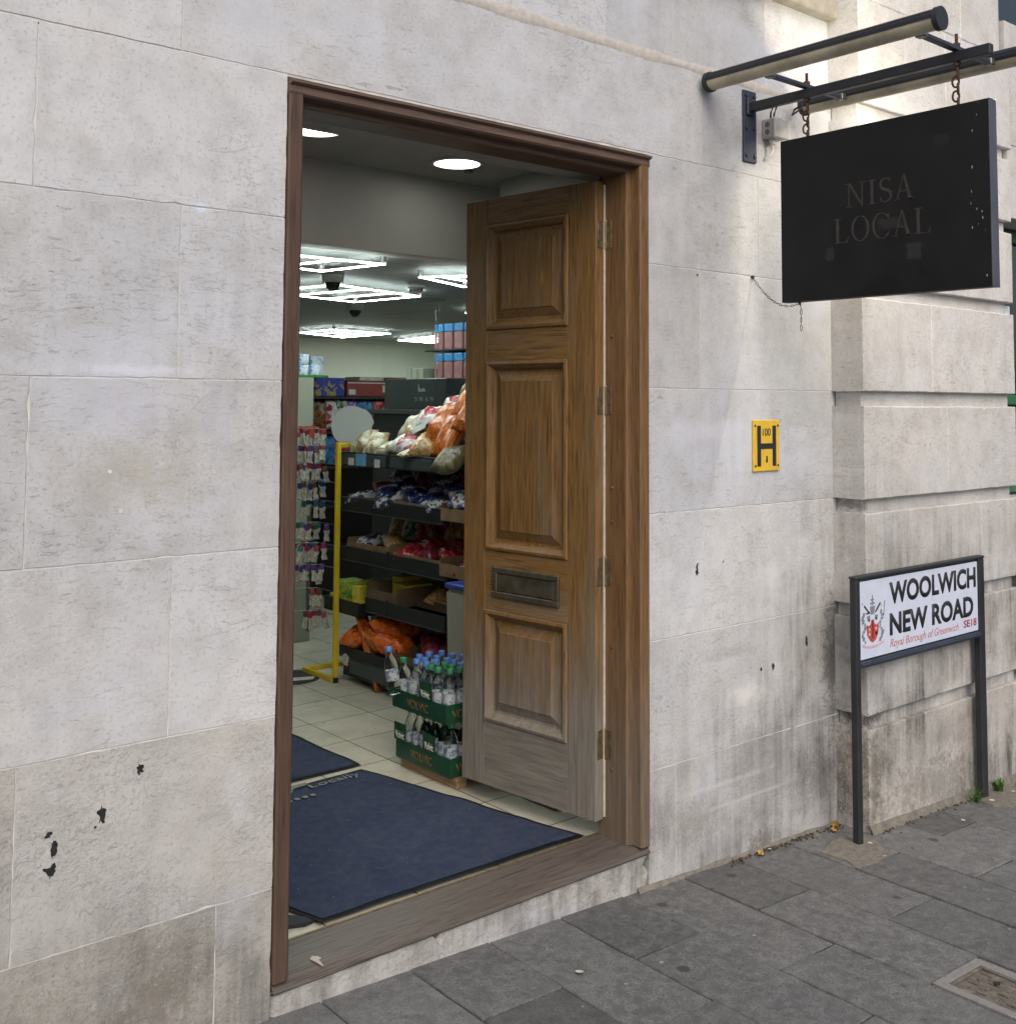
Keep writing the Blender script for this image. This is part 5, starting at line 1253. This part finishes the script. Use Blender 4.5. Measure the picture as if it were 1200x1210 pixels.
    # top: breads and carrots heaped up
    tops = [(3.36,2.54,-.225,'bag_roll',.9,-52,'clear bag of pale rolls at the left end of the top tier',(.17,.14,.08)), (3.35,2.40,-.230,'bag_roll',.5,-48,'clear bag of pale rolls beside the leftmost bag on the top tier',(.16,.11,.07)),
            (3.36,2.29,-.245,'bag_roll',1.3,-20,'small clear bag of rolls left of the red and white bag',(.13,.10,.06)), (3.36,2.13,-.225,'bag_redwhite',1.5,-14,'red and white bag at the front middle of the top tier',(.18,.14,.09)),
            (3.37,1.96,-.225,'bag_brown',1.4,-25,'brown loaf bag right of the red and white bag',(.20,.14,.10)), (3.34,2.05,-.262,'bag_roll',1.57,-5,'flat clear pack under the red and white bag',(.24,.08,.04)),
            (3.46,2.22,-.140,'bag_roll',.6,-48,'clear bag of rolls stacked behind the red and white bag',(.17,.13,.09)), (3.53,2.16,-.085,'bag_redwhite',1.2,-35,'red and white bag high at the back of the heap',(.18,.14,.08)),
            (3.47,1.92,-.110,'bag_carrot',.5,-48,'large bag of carrots on the heap beside the door edge',(.27,.17,.12)), (3.40,1.80,-.170,'bag_carrot',.35,-55,'bag of carrots leaning at the right end of the top tier',(.26,.16,.10)),
            (3.56,1.98,-.030,'bag_redwhite',1.7,-30,'red and white bag just under the highest carrot bag',(.20,.15,.09)), (3.55,1.80,.005,'bag_carrot',.8,-45,'highest carrot bag of the heap next to the door edge',(.24,.17,.12)),
            (3.62,1.86,.070,'bag_potato',1.1,-40,'net of potatoes topping the heap',(.22,.16,.11)), (3.46,1.70,-.06,'bag_carrot',.3,-50,'carrot bag low on the heap, partly hidden by the door edge',(.22,.16,.10)), (3.33,1.70,-.28,'bag_potato',1.3,-30,'grey-green sack drooping over the right end of the top tier',(.22,.15,.09)),
            (3.60,2.30,-.11,'bag_brown',1.0,-30,'brown bag at the back left of the heap',(.2,.15,.09)), (3.62,1.72,.10,'bag_carrot',.9,-45,'carrot bag highest at the right, behind the door edge',(.24,.16,.1))]
    for k, (x, y, z, kind, rz, tl, lab, sz) in enumerate(tops):
        bag(kind, 'produce_bag', (x, y, z), (R(rnd.uniform(-10,10)), R(tl), rz*.35), lab, 'produce bag', sz, k % 4, 'bags heaped on the top tier')
    o = thing('price_card', 'white price card stuck in the bags on the top tier', 'price card', (3.42, 2.10, -.14))
    bm = bm_new(); Mx = Matrix.Translation((3.41,2.10,-.155)) @ Matrix.Rotation(R(-18), 4, 'X') @ Matrix.Rotation(R(28), 4, 'Y'); add_box(bm, -.001, .001, -.065, .065, 0, .07, 0, 1, Mx); build('card', bm, M['ticket'], o)
    bm = fit_text(text_bm('nice', .02), -.035, .02, .042, .058, lambda u, v, w: Mx @ Vector((-.0011-w, -u, v)), .0004); build('lettering', bm, M['letter'], o)
    # bin with blue lid at the right of the rack
    b = thing('storage_bin', 'beige bin with blue lid between the rack and the open door', 'bin', (3.215, 1.36, FZ))
    bm = bm_new(); A = []
    for z, s in ((FZ+.002, .88), (-.86, 1.0)): A.append([bm.verts.new((3.215+sx*.10*s, 1.36+sy*.095*s, z)) for sx, sy in ((-1,-1),(1,-1),(1,1),(-1,1))])
    for i in range(4): bm.faces.new((A[0][i], A[0][(i+1) % 4], A[1][(i+1) % 4], A[1][i]))
    bm.faces.new(A[0][::-1]); bm.faces.new(A[1]); bmesh.ops.bevel(bm, geom=bm.edges[:], offset=.012, segments=2, affect='EDGES')
    build('body', bm, M['bin'], b, smooth=40)
    bm = bm_new(); add_box(bm, 3.11, 3.32, 1.26, 1.46, -.858, -.830, .012, 3); build('lid', bm, M['bluelid'], b, smooth=40)
gondola()

# ------------------------------------------------------------------ yellow stand with hanging packets
def stand():
    t = thing('display_stand', 'yellow tubular display stand hung with white packets', 'display stand', (3.34, 2.77, FZ))
    def tb(a, b): 
        bm = bm_new(); a, b = Vector(a), Vector(b); d = b-a; r = .0125
        add_box(bm, min(a.x,b.x)-r, max(a.x,b.x)+r, min(a.y,b.y)-r, max(a.y,b.y)+r, min(a.z,b.z)-r, max(a.z,b.z)+r, .002); return bm
    zb = FZ+.0135
    build('upright', tb((3.24,2.61,zb),(3.24,2.61,-.24)), M['yframe'], t)
    build('foot', tb((3.24,2.6355,zb),(3.24,2.93,zb)), M['yframe'], t); build('foot', tb((3.2655,2.93,zb),(3.56,2.93,zb)), M['yframe'], t)
    build('top_bar', tb((3.2655,2.61,-.2401),(3.40,2.61,-.2401)), M['yframe'], t)
    bm = bm_new(); add_box(bm, 3.226, 3.254, 2.596, 2.6085, FZ+.0005, FZ+.03, .001); build('foot_cap', bm, M['rubber'], t)
    bm = bm_new(); Mx = Matrix.Translation((3.30,2.575,-.135)) @ Matrix.Rotation(R(-33), 4, 'Z')
    A = []; n = 40; r = .112
    poly = [(r*math.cos(2*math.pi*i/n), max(-.088, r*math.sin(2*math.pi*i/n))) for i in range(n)]
    poly = [(u if not (u > .055 and v > .0) else u + .012, v) for u, v in poly]
    add_prism(bm, poly, lambda u, v, w: Mx @ Vector((u, w, v)), .004)
    build('header_disc', bm, M['disc'], t, recalc=True)
    # back plate with pegs
    bm = bm_new()
    PX, PY = 3.20, 2.80
    rows = [(-.165,7), (-.262,7), (-.358,8), (-.46,7), (-.565,6), (-.690,10), (-.805,9), (-.925,9), (-1.055,4), (-1.180,5)]
    for z, n in rows: add_tube(bm, [(3.24,2.64,z+.012),(3.235,2.80,z+.012),(3.10,2.87,z+.014)], .0022, 5)
    add_box(bm, 3.236, 3.244, 2.90, 2.93, -1.30, -.26)
    build('peg', bm, M['steel'], t)
    # packets
    cols = {'purple': (.10,.03,.20), 'teal': (.02,.10,.13), 'brown': (.11,.05,.03), 'red': (.30,.02,.03), 'magenta': (.26,.02,.12), 'green': (.03,.11,.03), 'navy': (.02,.03,.12)}
    protos = {}
    def proto(cn):
        p = thing('hanging_packet', cn, 'packet', (0,0,0))
        bm = bm_new(); add_box(bm, -.014, .014, -.006, .006, -.030, .004, .003); build('header', bm, simple(cn+' header card', cols[cn], .5, 0, .3, 60), p)
        bm = bm_new()
        for s in (-1, 0, 1):
            pts = [(s*.009 + .003*math.sin(k*1.4+s), .003*math.cos(k*2.+s), -.028-.0125*k) for k in range(6)]; add_tube(bm, pts, .0062, 6)
        build('strands', bm, M['pkbody'], p, smooth=80)
        protos[cn] = p; return p
    order = ['red','purple','teal','brown','magenta','green','navy']
    rowcol = [['red','red','brown'], ['purple','red','brown'], ['brown','red','purple'], ['navy','teal','brown'], ['teal','navy','teal'], ['purple','teal','green','brown'], ['magenta','red','teal','purple'], ['purple','navy','purple'], ['green','brown','red'], ['red','brown','magenta']]
    used = set()
    for ri, (z, n) in enumerate(rows):
        for k in range(n):
            cn = rowcol[ri][k % len(rowcol[ri])]
            loc = (3.266 - .0185*k + rnd.gauss(0, .006), 2.805 + .013*k + rnd.gauss(0, .008), z + rnd.gauss(0, .009)); rot = (R(rnd.gauss(0, 9)), R(rnd.gauss(0, 9)), R(-32 + rnd.gauss(0, 25)))
            lab = '%s headed white packet, %s row down the yellow stand, %s from the post' % (cn, ORD[ri], ORD[k])
            if cn not in protos:
                p = proto(cn); p.location = loc; p.rotation_euler = rot; p['label'] = lab
            else: p = dup(protos[cn], loc, rot, lab)
            p['group'] = 'white packets hanging on the yellow stand'
    bm = bm_new(); Mx = Matrix.Translation((3.19,2.86,-.205)) @ Matrix.Rotation(R(-35), 4, 'Z'); add_box(bm, -.06, .04, -.004, .004, 0, .065, .001, 1, Mx)
    tag(build('header_card', bm, M['redcard'], None, (3.19,2.86,-.205)), 'red and white card at the top left of the yellow stand', 'card')
stand()

# ------------------------------------------------------------------ units at the back
def back_units():
    t = thing('shelving_unit', 'grey-green end panel of the shelving unit at the left', 'shelving', (3.3, 3.9, FZ))
    bm = bm_new(); add_box(bm, 2.7, 3.665, 3.62, 3.645, FZ+.001, .155, .002); build('end_panel', bm, M['endpanel'], t)
    bm = bm_new(); add_box(bm, 2.7, 3.655, 3.646, 4.4, FZ+.08, .150, .002); build('carcass', bm, M['endpanel'], t)
    bm = bm_new(); add_box(bm, 2.7, 3.78, 3.63, 4.42, .1555, .172, .002); build('top_tray', bm, M['greentray'], t)
    k = 0
    for z in (.173, .243):
        for j, x in enumerate((3.46, 3.545, 3.63, 3.715)):
            if z > .2 and j == 3: continue
            bm = bm_new(); zz = z; add_lathe(bm, [(0,0), (.036,0), (.037,.004), (.037,.062), (.034,.066), (0,.066)], (x, 3.70, zz), 14); o = build('tub', bm, M['pk_bluewhite'], None, (x, 3.70, zz), smooth=50)
            tag(o, 'blue and white tub on the left unit, %s row, %s from the left' % ('lower' if z < .2 else 'upper', ORD[j]), 'tub', 'blue and white tubs on the left unit'); k += 1
    bm = bm_new(); add_box(bm, 3.77, 3.87, 3.85, 4.0, .173, .305, .003); tag(build('tub_carton', bm, M['pk_bluewhite'], None, (3.82,3.9,.173)), 'tall blue and white carton right of the tubs', 'carton')
    # snack rack
    r = thing('snack_rack', 'dark snack rack in the depth of the shop below the cream wall', 'shelf', (4.9, 4.8, FZ))
    bm = bm_new(); add_box(bm, 4.0, 6.2, 5.02, 5.06, FZ, .10, .002); build('back_panel', bm, M['shelf'], r)
    for z in (.040, -.225, -.49, -.78, -1.10):
        bm = bm_new(); add_box(bm, 4.0, 6.2, 4.60, 5.018, z-.02, z, .002); build('shelf', bm, M['shelf'], r)
    def ctn(x0, x1, y0, y1, z0, z1, mat, lab, cat='carton'):
        bm = bm_new(); add_box(bm, x0, x1, y0, y1, z0, z1, .004); return tag(build('carton', bm, M[mat], None, ((x0+x1)/2, (y0+y1)/2, z0)), lab, cat)
    def bagpack(): pass
    ctn(4.26, 4.34, 4.62, 4.8, .041, .190, 'pk_bluegold', 'narrow blue pack at the left of the snack rack top', 'pack')
    ctn(4.345, 4.53, 4.64, 4.8, .041, .182, 'pk_bluegold', 'blue and gold pack on the snack rack top', 'pack')
    c = ctn(4.545, 4.93, 4.63, 4.9, .041, .165, 'pk_red', 'long red carton on the snack rack top')
    bm = bm_new(); add_box(bm, 4.55, 4.925, 4.626, 4.6295, .142, .150); add_box(bm, 4.56, 4.62, 4.626, 4.6295, .055, .095); add_box(bm, 4.87, 4.915, 4.626, 4.6295, .075, .13); build('label', bm, M['ticket'], c)
    ctn(4.70, 4.93, 4.70, 4.92, .166, .196, 'ticket', 'white flat carton lying on the long red carton')
    ctn(4.95, 5.3, 4.66, 4.9, .041, .195, 'pk_red', 'second red carton on the snack rack, right of the long one')
    kinds = ['bag_brownsnack','bag_brownsnack','bag_brownsnack','bag_redwhite','bag_green','bag_purple','bag_blue','bag_blue','bag_red','bag_maroon','bag_brownsnack','bag_purple','bag_blue']
    nm = {'bag_brownsnack':'dark brown','bag_redwhite':'red and white','bag_green':'green and white','bag_purple':'purple','bag_blue':'blue','bag_red':'red','bag_maroon':'maroon'}
    for ri, z in enumerate((-.225, -.49)):
        for k in range(13):
            kd = kinds[(k + ri*4) % 13] if ri else kinds[k]
            x = 4.17 + .085*k
            bag(kd, 'snack_bag', (x, 4.66 + rnd.uniform(-.01,.02), z + .125), (R(rnd.gauss(0,4)), R(90), R(90+rnd.gauss(0,6))), '%s bag on the %s shelf of the snack rack, %s from the left' % (nm[kd], ['second','third'][ri], ORD[k]), 'snack bag', (.24,.12,.05), k % 2, 'snack bags on the snack rack')
    # counter with charcoal case, screen and cartons
    c = thing('counter', 'dark shop counter behind the produce rack', 'counter', (4.1, 2.6, FZ))
    bm = bm_new(); add_box(bm, 3.85, 4.35, 1.7, 3.2, FZ+.001, -.075, .003); build('body', bm, M['shelf'], c)
    bm = bm_new(); add_box(bm, 3.82, 4.37, 1.68, 3.22, -.0745, -.045, .003); build('top', bm, M['swan'], c)
    s = thing('display_case', 'charcoal display case printed SWAN on the counter', 'display case', (3.95, 2.75, -.044))
    bm = bm_new(); add_box(bm, 3.84, 4.06, 2.42, 3.06, -.0438, .140, .004); b = build('case', bm, M['swan'], s)
    to3 = lambda u, v, w: (3.8395-w, -u, v)
    bm = bm_new(); serif_text(bm, 'SWAN', -2.735, -2.545, .006, .030, to3, .0008, .45); bmesh.ops.recalc_face_normals(bm, faces=bm.faces[:]); build('lettering', bm, M['swantext'], b)
    bm = bm_new(); add_prism(bm, [(-2.70,.062),(-2.635,.062),(-2.625,.070),(-2.65,.085),(-2.67,.075),(-2.69,.085),(-2.695,.105),(-2.70,.110),(-2.704,.075)], to3, .0008); bmesh.ops.recalc_face_normals(bm, faces=bm.faces[:]); build('emblem', bm, M['swantext'], b)
    a = thing('acrylic_screen', 'clear acrylic screen standing on the counter in front of the charcoal case', 'screen', (3.80, 2.6, -.045))
    bm = bm_new(); add_box(bm, 3.826, 3.830, 1.75, 3.07, -.043, .31, .0008); build('sheet', bm, M['acrylic'], a)
    bm = bm_new(); add_box(bm, 3.822, 3.834, 2.50, 2.512, -.043, .62, .001); build('edge', bm, M['acrylic'], a)
    sh = thing('carton_shelf', 'dark wire shelf unit holding the blue topped cartons', 'shelf', (4.2, 2.4, .14))
    bm = bm_new(); add_box(bm, 4.08, 4.34, 1.75, 3.0, .130, .142, .001); add_box(bm, 4.10, 4.34, 1.75, 3.0, .318, .326, .001); add_box(bm, 4.30, 4.34, 1.75, 3.0, -.044, .129, .001); add_box(bm, 4.335, 4.345, 1.75, 3.0, .143, .5, .001); build('shelf', bm, M['swan'], sh)
    for li, z in enumerate((.1425, .3265)):
        for k in range(6):
            y = 2.87 - .10*k
            o = thing('drink_carton', 'pink carton with blue top on the counter shelf, %s row, %s from the left' % (['lower','upper'][li], ORD[k]), 'carton', (4.15, y, z), 'blue topped cartons on the counter shelf')
            bm = bm_new(); add_box(bm, 4.11, 4.19, y-.042, y+.042, z, z+.108, .004); build('body', bm, M['pk_can'], o)
            bm = bm_new(); add_box(bm, 4.109, 4.191, y-.043, y+.043, z+.1085, z+.160, .008, 2); build('top', bm, M['canblue'], o)
    for k in range(3):
        bm = bm_new(); add_box(bm, 4.10, 4.18, 2.93+.085*k*0+.07*k, 2.99+.07*k, .1425 if False else -.0445, .11, .003) if False else add_box(bm, 4.10, 4.2, 3.02+.065*k, 3.075+.065*k, -.0445, .215, .003)
        tag(build('carton', bm, M['bag_green'] if False else M['endpanel'], None, (4.15, 3.05+.065*k, -.0445)), 'grey-green carton on the counter end behind the charcoal case, %s from the right' % ORD[k], 'carton', 'grey-green cartons on the counter')
back_units()

# ------------------------------------------------------------------ lift everything so that the ground lies near zero
for o in list(C.objects):
    if o.parent is None: o.location.z += ZOFF

# ------------------------------------------------------------------ camera
cam = bpy.data.cameras.new('camera'); co = bpy.data.objects.new('camera', cam); C.objects.link(co)
yaw, pit, rol = .700337213, .0647792184, .00602995653
fwd = Vector((math.sin(yaw)*math.cos(pit), math.cos(yaw)*math.cos(pit), math.sin(pit)))
r0 = Vector((math.cos(yaw), -math.sin(yaw), 0)); u0 = r0.cross(fwd)
right = r0*math.cos(rol) + u0*math.sin(rol); up = u0*math.cos(rol) - r0*math.sin(rol)
mw = Matrix((( right.x, up.x, -fwd.x, 0), (right.y, up.y, -fwd.y, -2.68), (right.z, up.z, -fwd.z, ZOFF), (0,0,0,1)))
co.matrix_world = mw
cam.sensor_fit = 'VERTICAL'; cam.sensor_height = 36; cam.sensor_width = 36
cam.lens = 1304.50236/1210*36; cam.shift_y = -(605-391.151932)/1210; cam.shift_x = 0
cam.clip_start = .02; cam.clip_end = 1000
S.camera = co

# ------------------------------------------------------------------ light
to_sun = Vector((-.42, -.80, .92)).normalized()
el = math.asin(to_sun.z); az = math.atan2(to_sun.x, to_sun.y)
w = bpy.data.worlds.new('World'); S.world = w; w.use_nodes = True
nt = w.node_tree; bg = nt.nodes['Background']; sky = nt.nodes.new('ShaderNodeTexSky'); sky.sky_type = 'NISHITA'; sky.sun_disc = False
sky.sun_elevation = el; sky.sun_rotation = az; sky.air_density = 1.0; sky.dust_density = 4.; sky.ozone_density = .6
nt.links.new(sky.outputs[0], bg.inputs[0]); bg.inputs[1].default_value = .12
sun = bpy.data.lights.new('sun', 'SUN'); so = bpy.data.objects.new('sun', sun); C.objects.link(so)
sun.energy = 1.0; sun.angle = R(60); sun.color = (1., .965, .92)
so.rotation_euler = to_sun.to_track_quat('Z', 'Y').to_euler(); so.location = (0, -4, 8)

S.view_settings.view_transform = 'Standard'; S.view_settings.look = 'None'; S.view_settings.gamma = 1; S.view_settings.exposure = .38
S.cycles.max_bounces = 8; S.cycles.transmission_bounces = 8; S.cycles.use_denoising = True
